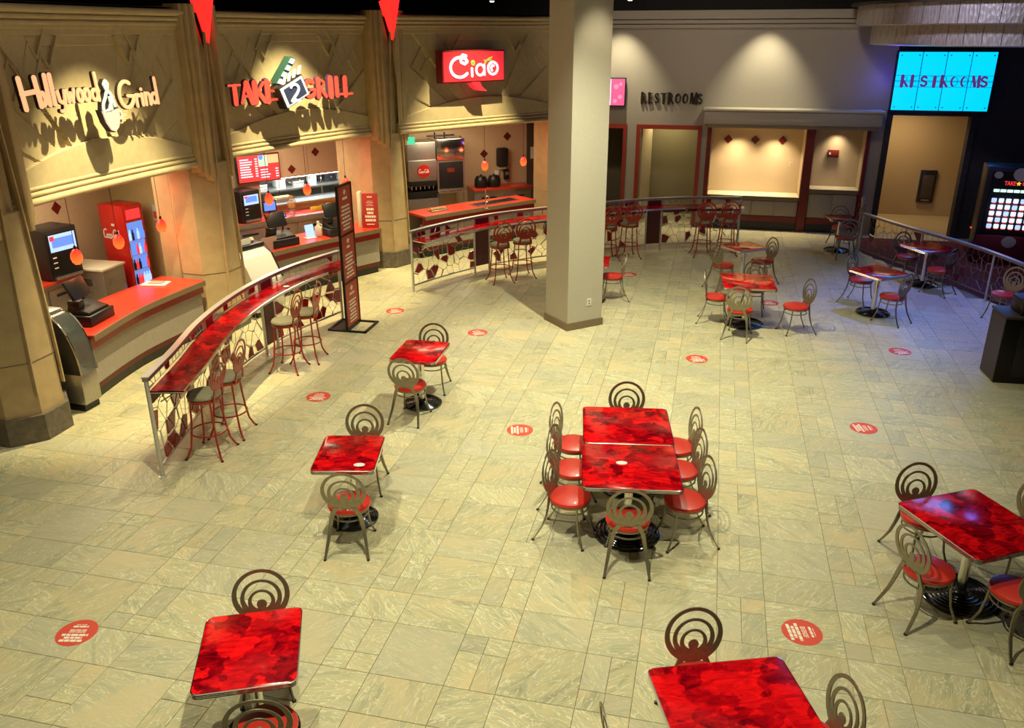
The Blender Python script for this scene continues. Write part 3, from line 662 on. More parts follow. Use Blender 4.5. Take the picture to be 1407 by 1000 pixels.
# display cases with curved glass
def case(x, y, rz, label, L, steel=True):
    t = thing('display_case', label, 'display case', (x, y, 0), rz, 'curved glass display cases')
    MB().box(-L/2, L/2, -.32, .42, .1, .52).build('base_cabinet', STEEL if steel else WHITE, t, bevel=.01)
    MB().box(-L/2+.02, L/2-.02, -.28, .4, 0, .1).build('toe_kick', BLACK, t)
    prof = [(-.34+.62*(1-cos(a))/1.0*.62, .52+.78*sin(a)) for a in [pi/2*i/10 for i in range(11)]]
    for s in (-1, 1):
        MB().add([(s*L/2, y_, z_) for y_, z_ in prof]+[(s*L/2, .42, 1.3), (s*L/2, .42, .52)]+[(s*(L/2-.015), y_, z_) for y_, z_ in prof]+[(s*(L/2-.015), .42, 1.3), (s*(L/2-.015), .42, .52)],
                 [tuple(range(13)), tuple(range(13, 26))[::-1]]+[(i, (i+1) % 13, 13+(i+1) % 13, 13+i) for i in range(13)]).build('end_panel', BLACK, t)
        MB().tube([(s*(L/2-.006), y_, z_) for y_, z_ in prof], .012, 6).build('edge_trim', CHROME, t)
    b = MB(); k = len(prof)
    for y_, z_ in prof: b.v += [(-L/2+.016, y_, z_), (L/2-.016, y_, z_), (L/2-.016, y_+.006, z_-.003), (-L/2+.016, y_+.006, z_-.003)]
    for i in range(k-1):
        for j in range(4): b.f.append((4*i+j, 4*i+(j+1) % 4, 4*i+4+(j+1) % 4, 4*i+4+j))
    b.build('curved_glass', GLASS, t, smooth=True)
    MB().box(-L/2, L/2, .04, .44, 1.29, 1.33).build('top', WHITE if not steel else STEEL, t, bevel=.006)
    for z in (.8, 1.05): MB().box(-L/2+.02, L/2-.02, -.12, .4, z, z+.012).build('shelf', GLASS, t)
    b = MB()
    for i in range(6): b.lathe([(.0, .53), (.05, .54), (.05, .6), (.02, .63)], 8, (random.uniform(-L/2+.1, L/2-.1), random.uniform(-.1, .3)))
    b.build('pastries', MULTI, t, kind='stuff')
    return t
case(-5.38, 2.82, radians(88), 'black sided curved glass case beside the large left column', .30)
t = thing('food_case', 'white sloped food case left of the middle registers', 'display case', (-5.12, 7.12, 0), radians(72), 'curved glass display cases')
b = MB(); pr = [(-.42, .1), (-.42, .62), (-.2, 1.02), (-.02, 1.12), (.42, 1.12), (.42, .1)]
b.add([(-.33, y, z) for y, z in pr]+[(.33, y, z) for y, z in pr], [tuple(range(6)), tuple(range(6, 12))[::-1]]+[(i, (i+1) % 6, 6+(i+1) % 6, 6+i) for i in range(6)])
b.build('body', WHITE, t, bevel=.01); MB().box(-.34, .34, -.04, .42, 1.12, 1.2).build('black_lid', BLACK, t, bevel=.012); MB().box(-.3, .3, -.38, .4, 0, .1).build('toe_kick', BLACK, t)
MB().tube([(.345, -.42, .62), (.345, -.2, 1.03), (.345, 0, 1.2)], .012).build('edge_trim', BLACKM, t); MB().box(-.12, .12, .05, .06, 1.2, 1.3).build('price_tag', WHITE, t)
MB().lathe([(.03, 1.2), (.05, 1.24), (.03, 1.28)], 12, (.2, .12)).build('bowl', CREAM, t)

# ------------------------------------------------------------------ equipment behind the left shop
t = thing('back_counter', 'red topped steel back counter under the screen machine', 'counter', (-7.75, 4.4, 0), 0, 'back counters')
MB().box(-.35, .33, -1.6, 1.33, .9, .95).build('countertop', REDTOP, t, bevel=.005); MB().box(-.35, .25, -1.6, 1.33, .1, .9).build('cabinet', STEEL, t)
for i in range(4):
    d_ = MB().box(.25, .27, -1.55+.72*i, -1.55+.72*i+.66, .16, .8).build('cabinet_door', STEEL, t, bevel=.006); MB().box(.27, .285, -1.4+.72*i, -1.4+.72*i+.36, .68, .72).build('handle', BLACK, d_)
MB().box(-.3, .2, -1.6, 1.33, 0, .1).build('toe_kick', BLACK, t)
def vend(x, y, z, rz, label, w_, h_, d_):
    t = thing('drink_machine', label, 'machine', (x, y, z), rz, 'black drink machines with lit screens')
    MB().box(-w_/2, w_/2, -d_/2, d_/2, 0, h_).build('cabinet', BLACK, t, bevel=.02)
    MB().box(-w_/2+.04, w_/2-.04, -d_/2-.012, -d_/2, .08, h_-.06).build('front_panel', BLACKM, t, bevel=.004)
    s = MB().box(-w_/2+.08, w_/2-.06, -d_/2-.018, -d_/2-.012, h_*.56, h_-.09).build('screen', E_LBLUE, t)
    MB().box(-w_/2+.12, w_/2-.1, -d_/2-.021, -d_/2-.018, h_*.64, h_*.82).build('picture', E_BLUE, s); MB().box(-w_/2+.09, -w_/2+.17, -d_/2-.0215, -d_/2-.018, h_*.78, h_-.11).build('badge', E_MENU, s)
    for i in range(3): MB().box(-w_/2+.09, -w_/2+.16, -d_/2-.018, -d_/2-.012, h_*(.44-.1*i), h_*(.46-.1*i)).build('button', WHITE, t)
    MB().box(-w_/2+.06, w_/2-.06, -d_/2-.06, -d_/2-.01, .02, .06).build('drip_tray', STEEL, t)
    return t
vend(-7.65, 5.42, .951, radians(80), 'black drink machine with a bright blue screen left of the cooler', .62, .82, .55)
t = thing('ice_bin', 'low steel bin with a cream lid beside the red cooler', 'bin', (-7.4, 6.1, 0))
MB().box(-.42, .36, -.34, .2, .06, .96).build('body', STEEL, t, bevel=.012); MB().box(-.44, .38, -.36, .22, .96, 1.0).build('lid', CREAM, t, bevel=.008)
MB().box(-.2, .12, -.352, -.34, .7, .82).build('handle_recess', BROWNB, t, bevel=.004); MB().box(.36, .372, -.2, .1, .7, .8).build('front_grip', STEEL, t, bevel=.004); MB().box(-.38, .34, -.3, .18, 0, .06).build('foot', BLACK, t)
# stroke lettering -----------------------------------------------------------
def arc(cx, cz, rx, rz_, a0, a1, n=10): return [(cx+rx*cos(radians(a0+(a1-a0)*i/n)), cz+rz_*sin(radians(a0+(a1-a0)*i/n))) for i in range(n+1)]
SC = {   # monoline script, cap height 1: (strokes, advance)
 'H': ([[(.08, 1.0), (.14, 0)], [(.5, 1.0), (.56, .05)], [(.1, .5), (.54, .56)]], .72),
 'o': ([arc(.2, .26, .15, .24, 0, 360, 14)], .42), 'l': ([[(.08, 1.0), (.12, .04)]], .24),
 'y': ([[(.05, .48), (.1, .12), (.22, .04), (.32, .12)], [(.36, .5), (.3, -.2), (.2, -.3), (.1, -.26)]], .45),
 'w': ([[(.04, .5), (.12, .04), (.24, .4), (.34, .04), (.46, .52)]], .54), 'd': ([arc(.2, .24, .15, .22, 0, 360, 14), [(.32, 1.12), (.38, 0)]], .48),
 'G': ([arc(.36, .5, .32, .5, 55, 330, 18)+[(.66, .42), (.42, .44)]], .8), 'r': ([[(.08, .48), (.1, 0)], arc(.22, .3, .12, .18, 170, 40, 6)], .36),
 'i': ([[(.08, .48), (.1, 0)], [(.08, .66), (.08, .68)]], .22), 'n': ([[(.07, .5), (.09, 0)], arc(.22, .3, .13, .19, 180, 0, 8)+[(.36, 0)]], .44),
}
def letter(root, strokes, x, z, sx, sz, wd, y0, y1, face, side, back=True, name='letter'):
    pts = [[(x+a*sx, z+b*sz) for a, b in s] for s in strokes]
    bf = MB()
    for s in pts: bf.stroke(s, wd, y0, y0+.02)
    o = bf.build(name, face, root)
    if back:
        bb = MB()
        for s in pts: bb.stroke(s, wd*1.3, y0+.02, y1)
        bb.build('letter_case', side, o)
    return o
def on_bay(B, u, off, z=0): q = B.A+B.t*u+B.n*off; return (q.x, q.y, z)
SIDE = mat('letter_side', (.02, .016, .02, 1), .4, grain=.1)
# bay one: sign frame origin at chord point A1=(-5.22,2.5)
sg = thing('coffee_shop_sign', 'script letters reading Hollywood & Grind with a glowing cup', 'sign', (-5.07, 2.5, 0), radians(89))
for s, ux, z, sx, sz, wd in [('H', .04, 3.84, .56, .34, .055), ('o', .34, 3.86, .27, .30, .045), ('l', .455, 3.85, .3, .35, .05), ('l', .535, 3.85, .3, .35, .05), ('y', .62, 3.86, .36, .30, .038), ('w', .77, 3.86, .30, .30, .034),
                         ('o', .95, 3.86, .28, .30, .038), ('o', 1.07, 3.86, .28, .30, .038), ('d', 1.20, 3.86, .34, .29, .04), ('G', 1.70, 3.73, .44, .33, .045), ('r', 2.02, 3.73, .30, .31, .038), ('i', 2.14, 3.735, .3, .31, .038), ('n', 2.21, 3.735, .34, .31, .038), ('d', 2.35, 3.74, .38, .30, .04)]:
    letter(sg, SC[s][0], ux, z, sx, sz, wd, -.08, -.02, E_PINK, SIDE)
amp = [[(.42, .2), (.30, .62), (.10, .80), (.02, .96), (.12, 1.08), (.22, .98), (.16, .8), (.0, .52), (-.16, .30), (-.2, .12), (-.08, .02), (.12, .1), (.36, .54)], [(.2, .5), (.24, .1), (.3, -.22)]]
letter(sg, amp, 1.42, 3.70, .36, .36, .034, -.10, -.02, E_AMP, SIDE)
def shp(dx, dz, k): return [(1.45+(x-1.73)*k+dx, 3.6+(z-3.6)*k+dz) for x, z in [(1.56, 3.74), (1.64, 3.71), (1.76, 3.72), (1.90, 3.75), (1.89, 3.62), (1.84, 3.5), (1.76, 3.45), (1.69, 3.47), (1.61, 3.58)]]
cup = MB().prismy(shp(0, 0, .92), -.12, -.10).build('cup', E_CUP, sg)
MB().prismy(shp(0, 0, 1.02), -.10, -.02).build('cup_case', SIDE, cup)
letter(sg, [arc(0, 0, 1, 1, 110, -80, 8)], 1.61, 3.66, .045, .05, .028, -.12, -.02, E_CUP, SIDE, name='cup_handle')
for ux in (.15, .6, 1.1, 1.45, 1.9, 2.4): MB().tube([(ux, .05, 3.86), (ux, -.03, 3.86)], .012, 6).build('standoff', BLACKM, sg)
# bay two -------------------------------------------------------------------
A2 = (-5.05, 6.9)
sg = thing('grill_sign', 'red neon letters TAKE 2 GRILL around a tilted clapperboard', 'sign', (A2[0], A2[1], 0), atan2(3.5, 1.1))
DECO = {  # (stroke, width) art deco caps, unit box
 'T': [([(.0, .95), (.7, .95)], .11), ([(.35, .9), (.35, .0)], .24)], 'A': [([(.05, 0), (.3, 1)], .10), ([(.34, 1), (.58, 0)], .24), ([(.15, .34), (.5, .34)], .09)],
 'K': [([(.13, 0), (.13, 1)], .24), ([(.2, .42), (.58, 1)], .10), ([(.3, .52), (.6, 0)], .18)], 'E': [([(.13, 0), (.13, 1)], .24), ([(.1, .95), (.55, .95)], .09), ([(.1, .52), (.45, .52)], .09), ([(.1, .05), (.55, .05)], .09)],
 'G': [(arc(.36, .5, .27, .45, 50, 320, 12), .16), ([(.6, .3), (.6, .45), (.4, .45)], .1)], 'R': [([(.13, 0), (.13, 1)], .24), (arc(.25, .74, .25, .22, 95, -95, 8), .1), ([(.28, .5), (.6, 0)], .16)],
 'I': [([(.13, 0), (.13, 1)], .24)], 'L': [([(.13, 0), (.13, 1)], .24), ([(.1, .05), (.55, .05)], .1)], 'S': [(arc(.3, .74, .22, .2, 30, 230, 8)+arc(.3, .27, .24, .22, 60, -150, 8), .15)],
 'O': [(arc(.35, .5, .27, .43, 0, 360, 16), .1), (arc(.3, .5, .2, .42, 100, 260, 8), .14)], 'M': [([(.08, 0), (.2, 1)], .08), ([(.2, .98), (.42, .05)], .2), ([(.42, .05), (.62, .98)], .08), ([(.68, 1), (.72, 0)], .2)],
}
def deco(root, ch, x, z, sx, sz, y0, y1, face, side=None, name='letter'):
    b = MB()
    for s, wd in DECO[ch]: b.stroke([(x+a*sx, z+c*sz) for a, c in s], wd*sx*1.0, y0, y0+.018, 8)
    o = b.build(name, face, root)
    if side:
        b = MB()
        for s, wd in DECO[ch]: b.stroke([(x+a*sx, z+c*sz) for a, c in s], wd*sx*1.25, y0+.018, y1, 8)
        b.build('letter_case', side, o)
    return o
NSIDE = mat('violet_letter_side', (.10, .03, .10, 1), .4, grain=.1)
for ch, ux, z, sx in [('T', .0, 3.58, .33), ('A', .22, 3.58, .44), ('K', .49, 3.58, .43), ('E', .76, 3.58, .46), ('G', 1.68, 3.57, .45), ('R', 2.00, 3.57, .40), ('I', 2.31, 3.57, .5), ('L', 2.49, 3.57, .38), ('L', 2.71, 3.565, .44)]:
    deco(sg, ch, ux, z, sx, .30, -.10, -.03, E_RED, NSIDE)
def quad(c, wx, wz, a): 
    ca, sa = cos(a), sin(a); return [(c[0]+x*ca-z*sa, c[1]+x*sa+z*ca) for x, z in ((-wx, -wz), (wx, -wz), (wx, wz), (-wx, wz))]
def inset(P, k, o=(0, 0)):
    cx_, cz_ = sum(p[0] for p in P)/len(P), sum(p[1] for p in P)/len(P); return [(cx_+(x-cx_)*k+o[0], cz_+(z-cz_)*k+o[1]) for x, z in P]
BQ = [(.99, 3.76), (1.13, 3.45), (1.67, 3.65), (1.52, 3.96)]
bd = MB().prismy(BQ, -.22, -.06).build('clapperboard', E_WHITE, sg)
MB().prismy(inset(BQ, .80, (0, -.0)), -.235, -.22).build('slate', mat('slate_navy', (.03, .04, .10, 1), .4, grain=.1), bd)
MB().prismy(inset(BQ, 1.09), -.205, -.03).build('board_case', SIDE, bd)
two = arc(.3, .72, .26, .24, 160, -20, 10)+[(.42, .45), (.05, .06), (.3, .1), (.6, .02)]
b = MB(); b.stroke([(1.20+x*.36, 3.54+z*.30) for x, z in two], .045, -.25, -.235); b.build('numeral_two', E_WHITE, bd)
for i in range(4):
    c = (1.05+.125*i, 3.83+.05*i); MB().prismy([(c[0], c[1]), (c[0]+.05, c[1]+.018), (c[0]+.09, c[1]+.15), (c[0]+.04, c[1]+.132)], -.235, -.205).build('tooth', E_WHITE, bd)
SQ = [(.90, 3.86), (1.02, 3.82), (1.42, 4.22), (1.31, 4.28)]
stk = MB().prismy(SQ, -.22, -.06).build('clapper_stick', mat('clapper_green', (.03, .09, .07, 1), .4, grain=.1), sg)
for i in range(4):
    t0, t1 = .03+.25*i, .19+.25*i
    pa = lambda t, k: (SQ[0][0]+(SQ[3][0]-SQ[0][0])*t+k*(SQ[1][0]-SQ[0][0]), SQ[0][1]+(SQ[3][1]-SQ[0][1])*t+k*(SQ[1][1]-SQ[0][1]))
    MB().prismy([pa(t0, .15), pa(t0, .85), pa(t1, .85), pa(t1, .15)], -.235, -.22).build('white_square', E_WHITE, stk)
for ux in (.15, .65, 1.3, 1.9, 2.7): MB().tube([(ux, .05, 3.7), (ux, -.05, 3.7)], .012, 6).build('standoff', BLACKM, sg)
# bay three ------------------------------------------------------------------
an3 = atan2(3.4, 2.4)
sg = thing('ciao_sign', 'glowing red box sign with white script Ciao and a speech tail', 'sign', (-3.5+.2*.817, 10.8-.2*.577, 0), an3)
MB().box(.87, 2.55, -.02, .2, 3.67, 4.31).build('sign_box', mat('sign_box_side', (.2, .01, .015, 1), .4, grain=.05), sg, bevel=.01)
MB().box(.90, 2.52, -.03, -.021, 3.70, 4.28).build('lit_face', E_CIAO, sg)
MB().prismy([(1.62, 3.68), (1.86, 3.68), (1.92, 3.58), (2.06, 3.48), (1.84, 3.5), (1.72, 3.57)], -.02, .16).build('speech_tail', E_CIAO, sg)
CW = .075
cC = arc(.36, .52, .30, .42, 62, 320, 16); cl = [(.50, .89), (.56, 1.0), (.46, 1.04), (.38, .92), (.40, .74), (.52, .66), (.60, .76), (.54, .88)]
def cst(lst, x, z, sx, sz, wd, m, nm):
    b = MB()
    for s in lst: b.stroke([(x+a*sx, z+c*sz) for a, c in s], wd, -.045, -.031, 10)
    return b.build(nm, m, sg)
cst([cC, cl], 1.02, 3.74, .82, .46, .06, E_BLUEW, 'letter')
cst([[(.1, .5), (.12, 0)]], 1.60, 3.80, .3, .3, .055, E_BLUEW, 'letter')
cst([arc(.3, .28, .24, .26, 20, 350, 12), [(.54, .5), (.56, .04)]], 1.72, 3.80, .45, .42, .05, E_BLUEW, 'letter')
cst([arc(.3, .3, .28, .28, 0, 360, 14), arc(.3, .3, .1, .12, 60, 240, 6)], 2.06, 3.81, .48, .44, .05, E_BLUEW, 'letter')
OLV = mat('olive_green', (.2, .3, .06, 1), .4, emis=(.25, .35, .08, 1), es=.5, grain=.1)
cst([arc(0, 0, 1, 1, 0, 360, 10)], 1.66, 4.06, .03, .03, .05, OLV, 'olive')
cst([[(0, 0), (.4, .5), (1, .8)]], 1.98, 4.05, .2, .14, .03, OLV, 'leaf'); cst([[(0, 0), (.6, .2), (1, -.1)]], 1.99, 4.09, .22, .1, .03, OLV, 'leaf'); cst([[(0, 0), (-.4, .5)]], 2.0, 4.06, .1, .1, .02, OLV, 'leaf')
# track heads seen at the edge of the black ceiling
for x, l in [(-2.75, 'left'), (.53, 'middle'), (3.85, 'right')]:
    t = thing('track_spotlight', 'small white ceiling spotlight over the back of the hall, '+l+' of three', 'light', (x, 15.2, 5.32), 0, 'white ceiling spotlights')
    MB().lathe([(.05, .02), (.075, .03), (.075, .12), (.04, .17)], 14).build('housing', WHITE, t, smooth=True); MB().lathe([(.045, .0), (.055, .019)], 14).build('lens', E_LAMP, t)
    MB().tube([(0, 0, .16), (0, 0, 1.38)], .012, 6).build('stem', BLACKM, t)

# dark letters on the grey wall
sg = thing('restrooms_lettering', 'dark letters reading RESTROOMS on the grey wall above the doors', 'sign', (0, 16, 0))
DL = mat('dark_bronze_letter', (.035, .026, .018, 1), .35, metal=.4, grain=.1)
x = .83
for ch, wd in zip('RESTROOMS', (.175, .155, .155, .17, .175, .175, .17, .2, .15)):
    deco(sg, ch, x, 3.02, wd*1.18, .235, -.06, -.02, DL, DL); x += wd
# pink screen left of it
t = thing('pink_menu_screen', 'bright pink lit screen on the wall beside the beige pillar', 'screen', (-.1, 15.9, 3.26), 0)
MB().box(-.58, .56, -.04, .04, -.33, .35).build('housing', BLACK, t, bevel=.008); MB().box(-.55, .53, -.05, -.041, -.3, .32).build('display', E_PINKS, t)
MB().box(.17, .195, -.053, -.05, -.3, .32).build('white_divider', E_BLUEW, t); MB().tube([(0, .04, 0), (0, .1, 0)], .04).build('mount', BLACKM, t)
bb = MB()
for i in range(9): bb.prismy([(random.uniform(.0, .45)+.045*cos(2*pi*k/10), 0) for k in range(1)]*3, 0, 0) if False else None
for cx_, cz_, r in [(.32, .14, .06), (.42, -.1, .05), (.3, -.2, .05), (.06, .1, .05), (.08, -.15, .05), (.43, .2, .04)]:
    bb.prismy([(cx_+r*cos(2*pi*k/14), cz_+r*sin(2*pi*k/14)) for k in range(14)], -.052, -.0505)
bb.build('round_pictures', emi('pale_pink_glow', (1, .3, .45, 1), 1.0), t)

# blue RESTROOMS panel
t = thing('blue_restrooms_sign', 'glowing cyan panel sign reading RESTROOMS over the corridor', 'sign', (6.56, 15.7, 0), 0)
for i in range(4):
    x0 = .51*i
    p_ = MB().box(x0+.010, x0+.500, -.02, .01, 2.97, 4.22).build('lit_panel', E_CYAN, t, bevel=.004)
    for a in (.07, .44):
        for z in (3.04, 4.15): MB().tube([(x0+a, -.03, z), (x0+a, -.02, z)], .016, 8).build('bolt', STEEL, p_)
MB().box(-.02, 2.06, .02, .14, 2.95, 4.24).build('light_box', BLACKM, t)
VM = emi('violet_letter', (.22, .05, .35, 1), .45)
TEAL = emi('teal_line', (.0, .12, .3, 1), .35)
x = .12
for ch in 'RESTROOMS':
    bv, bt = MB(), MB()
    for st_, wd in DECO[ch]: (bv if wd >= .14 else bt).stroke([(x+a*.25, 3.49+c*.22) for a, c in st_], wd*.30 if wd >= .14 else .008, -.035, -.021, 8)
    o = bv.build('letter', VM, t)
    if bt.v: bt.build('letter_outline', TEAL, o)
    x += .207
b = MB()
for z in (3.48, 3.59, 3.61, 3.72): b.box(.0, 2.04, -.027, -.0205, z-.004, z+.004)
b.build('pinstripe', TEAL, t)
for x in (.4, 1.6): MB().tube([(x, .08, 4.22), (x, .08, 5.4)], .012, 6).build('hanger', BLACKM, t)
light('SPOT', 'drum_fill', (5.2, 9.6, 6.2), 330, (.75, .72, .95), (7.2, 12.2, 4.8), spot_size=radians(50), spot_blend=.9, shadow_soft_size=.2)  # added only to brighten the crystal drum, no fixture there
light('AREA', 'blue_sign_light', (7.58, 15.6, 3.6), 55, (.05, .25, 1), (7.2, 12, 1.6), shape='RECTANGLE', size=2.0, size_y=1.2)

light('POINT', 'blue_sign_glow', (6.35, 15.6, 3.6), 7, (.1, .1, 1), shadow_soft_size=.2)
light('POINT', 'blue_rail_fill', (8.3, 11.3, 3.2), 22, (.12, .15, 1), shadow_soft_size=.2)  # unseen blue light added to tint the rail and carpet

# crystal drum ceiling ring
t = thing('crystal_drum', 'two tiered silver crystal panel drum hanging above the blue sign', 'chandelier', (9.2, 14.6, 0))
for R, z0, z1, nm in [(3.75, 4.78, 5.15, 'upper_panel'), (3.42, 4.40, 4.78, 'lower_panel')]:
    n = 66
    for k in range(n):
        a0 = 2*pi*k/n; am = a0+pi/n
        if not (radians(150) < am < radians(330)): continue
        hw = R*math.tan(pi/n)-.006
        MB().box(R-.012, R, -hw, hw, z0, z1).build(nm, CRYST, t, rz=am)
MB().lathe([(3.70, 4.76), (3.74, 4.78), (3.4, 4.79), (3.38, 4.76)], 66).build('step_ring', SILVER, t); MB().lathe([(3.9, 5.15), (3.9, 5.2), (3.2, 5.2), (3.2, 5.15)], 66).build('top_ring', DARK, t)
MB().lathe([(3.36, 4.38), (3.43, 4.40), (3.43, 4.41), (3.3, 4.41)], 66).build('bottom_ring', SILVER, t)
for a in (200, 250, 300): MB().tube([(3.5*cos(radians(a)), 3.5*sin(radians(a)), 5.15), (3.5*cos(radians(a)), 3.5*sin(radians(a)), 6.7)], .015, 6).build('hanger', BLACKM, t)

# ------------------------------------------------------------------ menu screens and kitchen gear, middle shop
def menu(u0, u1, z0, z1, label, seed, name='menu_screen'):
    q = k2((u0+u1)/2, .16); t = thing(name, label, 'screen', (q[0], q[1], (z0+z1)/2), K2ang, 'lit menu screens'); W = (u1-u0)/2; H = (z1-z0)/2
    MB().box(-W-.02, W+.02, -.02, .05, -H-.02, H+.02).build('housing', BLACK, t, bevel=.006); MB().box(-W, W, -.025, -.0205, -H, H).build('display', E_MENU, t)
    rnd = random.Random(seed); b = MB(); n = 8
    for i in range(n):
        z = H*.72-i*H*1.5/n; b.box(-W*.9, -W*.9+W*rnd.uniform(.4, .62), -.028, -.0255, z-.012, z+.012); b.box(-W*.18, -W*.06, -.028, -.0255, z-.012, z+.012)
    for i in range(4):
        z = -H*.15-i*H*.2; b.box(W*.06, W*.06+W*rnd.uniform(.35, .5), -.028, -.0255, z-.011, z+.011); b.box(W*.8, W*.94, -.028, -.0255, z-.011, z+.011)
    b.build('white_lines', E_BLUEW, t, kind='stuff')
    MB().box(0, W*.45, -.0275, -.0252, H*.1, H*.95).build('picture', emi('pale_green_glow', (.6, .85, .7, 1), .8), t); MB().box(W*.47, W*.98, -.0275, -.0252, H*.3, H*.95).build('picture', emi('pale_gold_glow', (.75, .65, .3, 1), .8), t)
    bb = MB().prismy([(W*.12+.05*cos(2*pi*k/12), H*.8+.05*sin(2*pi*k/12)) for k in range(12)], -.03, -.0276).build('blue_dot', E_BLUE, t)
    MB().box(-.04, .04, .05, .16, -.06, .06).build('mount', BLACKM, t)
menu(.62, 1.56, 1.70, 2.24, 'wide red and white lit menu screen above the middle shop counter', 1)
menu(-.38, .42, 1.62, 2.14, 'red menu screen mostly hidden behind the middle column', 2)
q = k2(1.3, .72)
t = thing('back_counter', 'long red topped back counter below the kitchen hatch', 'counter', (K2a.x, K2a.y, 0), K2ang, 'back counters')
MB().box(-.6, 3.8, -.72, -.01, .9, .95).build('countertop', REDTOP, t, bevel=.004); MB().box(-.6, 3.8, -.735, -.72, .86, .945).build('steel_edge', STEEL, t); MB().box(-.6, 3.8, -.66, -.01, .1, .9).build('cabinet', STEEL, t)
for i in range(6):
    d_ = MB().box(-.55+.72*i, -.55+.72*i+.66, -.68, -.66, .2, .8).build('cabinet_door', STEEL, t, bevel=.006); MB().box(-.4+.72*i, -.4+.72*i+.36, -.695, -.68, .68, .72).build('handle', BLACK, d_)
q = k2(.55, .4); vend(q[0], q[1], .951, K2ang+radians(12), 'black drink machine with a narrow screen behind the middle register', .5, .66, .5)
q = k2(1.15, .35); t = thing('order_tablet', 'blue lit order monitor right of the black drink machine', 'monitor', (q[0], q[1], .951), K2ang)
s = MB().box(-.16, .16, -.02, .02, .1, .34).build('screen', BLACK, t, bevel=.006); MB().box(-.13, .13, -.024, -.0205, .13, .31).build('display', E_BLUE, s); MB().tube([(0, .02, 0), (0, .02, .2)], .02).build('stand', BLACKM, t); MB().box(-.1, .1, -.08, .1, 0, .015).build('foot', BLACKM, t)
q = k2(1.6, .5); t = thing('lemonade_dispenser', 'clear tiered drink jar with coloured contents on the back counter', 'jar', (q[0], q[1], .951))
MB().lathe([(.07, 0), (.08, .02), (.05, .08), (.09, .14), (.1, .3), (.06, .36)], 16).build('jar', GLASS, t, smooth=True); MB().lathe([(.07, .36), (.06, .4), (.02, .42)], 14).build('lid', mat('amber_lid', (.35, .15, .05, 1), .4, grain=.2), t); MB().lathe([(.07, .15), (.085, .17), (.085, .27), (.07, .28)], 14).build('drink', mat('orange_drink', (.6, .3, .08, 1), .3, grain=.2), t)
t = thing('snack_row', 'row of yellow and red snack packets on the back counter', 'snacks', (K2a.x, K2a.y, .951), K2ang); t['kind'] = 'group'; del t['category'], t['label']; t.name = 'group_snacks'
for i in range(11):
    u = 2.15+i*.13; c = random.choice([(.75, .45, .03, 1), (.7, .06, .03, 1), (.8, .55, .1, 1)])
    a, z = random.uniform(-.25, .25), random.uniform(.08, .13)
    o = MB().add([(-.055, -.03, 0), (.055, -.03, 0), (.055, .03, 0), (-.055, .03, 0), (-.06, -.008, z), (.06, -.008, z), (.06, .008, z), (-.06, .008, z)], [(3, 2, 1, 0), (4, 5, 6, 7), (0, 1, 5, 4), (1, 2, 6, 5), (2, 3, 7, 6), (3, 0, 4, 7)]).build('snack_packet', mat('packet', c, .4, grain=.3, gscale=30), None, (*k2(u, .42), .951), K2ang+a, bevel=.008)
    tag(o, '%s snack packet, %s in the row below the kitchen hatch' % ({.03: 'red' if c[0] == .7 else 'orange yellow', .1: 'pale yellow'}[c[2]], ['leftmost', 'second from the left', 'third from the left', 'fourth from the left', 'fifth from the left', 'middle one', 'fifth from the right', 'fourth from the right', 'third from the right', 'second from the right', 'rightmost'][i]), 'snack', 'snack packets below the hatch')
bpy.data.objects.remove(t)
t = thing('steel_shelving', 'bright stainless shelves and hood seen through the kitchen hatch', 'shelf', (K2a.x, K2a.y, 0), K2ang)
for z in (1.02, 1.26, 1.66): MB().box(.8, 4.3, .75, 1.7, z, z+.03).build('shelf', STEEL, t)
for u in (.9, 2.0, 3.1, 4.2): MB().tube([(u, .8, 0), (u, .8, 1.9)], .018).build('upright', CHROME, t)
MB().box(.7, 4.4, .6, 1.8, 1.95, 2.3).build('hood', STEEL, t, bevel=.02); MB().box(1.15, 3.75, -.12, .3, 1.09, 1.125).build('hatch_ledge', STEEL, t)
b = MB(); b.tube([(1.2, .2, 1.62), (3.7, .2, 1.62)], .012)
for i in range(9):
    u = 1.4+.27*i; b.tube([(u, .2, 1.62), (u, .2, 1.54), (u+.03, .2, 1.52)], .006, 5)
b.build('ticket_rail', CHROME, t)
for i, (u, w_, h_, m) in enumerate([(1.35, .24, .14, CREAM), (1.7, .2, .1, STEEL), (2.15, .22, .16, WHITE), (2.6, .3, .09, STEEL), (3.0, .16, .18, WHITE), (3.45, .3, .2, BLACK), (3.85, .22, .2, WHITE)]):
    qx = k2(u, -1.1); o = MB().box(-w_/2, w_/2, -.12, .12, 0, h_).build('kitchen_tub', m, None, (qx[0], qx[1], 1.291), K2ang, bevel=.015)
    MB().box(-w_/2-.008, w_/2+.008, -.128, .128, h_, h_+.012).build('lid', m, o, bevel=.004)
    tag(o, ['cream tub on the steel shelf, first from the left', 'low steel pan beside the cream tub', 'white tub in the middle left of the steel shelf', 'wide low steel pan in the middle of the shelf', 'tall narrow white tub on the steel shelf', 'black oven box at the right of the steel shelf', 'white tub at the far right of the steel shelf'][i], 'tub', 'tubs and pans in the hatch')
t = thing('fryer_pan', 'yellow topped food pan at the left of the hatch', 'pan', (*k2(1.75, -.2), 1.126), K2ang)
MB().box(-.2, .2, -.1, .1, 0, .08).build('pan', STEEL, t, bevel=.01); MB().box(-.18, .18, -.08, .08, .08, .11).build('food', mat('yellow_food', (.6, .42, .08, 1), .6, grain=.3), t)
t = thing('wall_phone', 'dark wall phone left of the drink machine in the middle shop', 'phone', (*k2(-.05, .001), 1.3), K2ang)
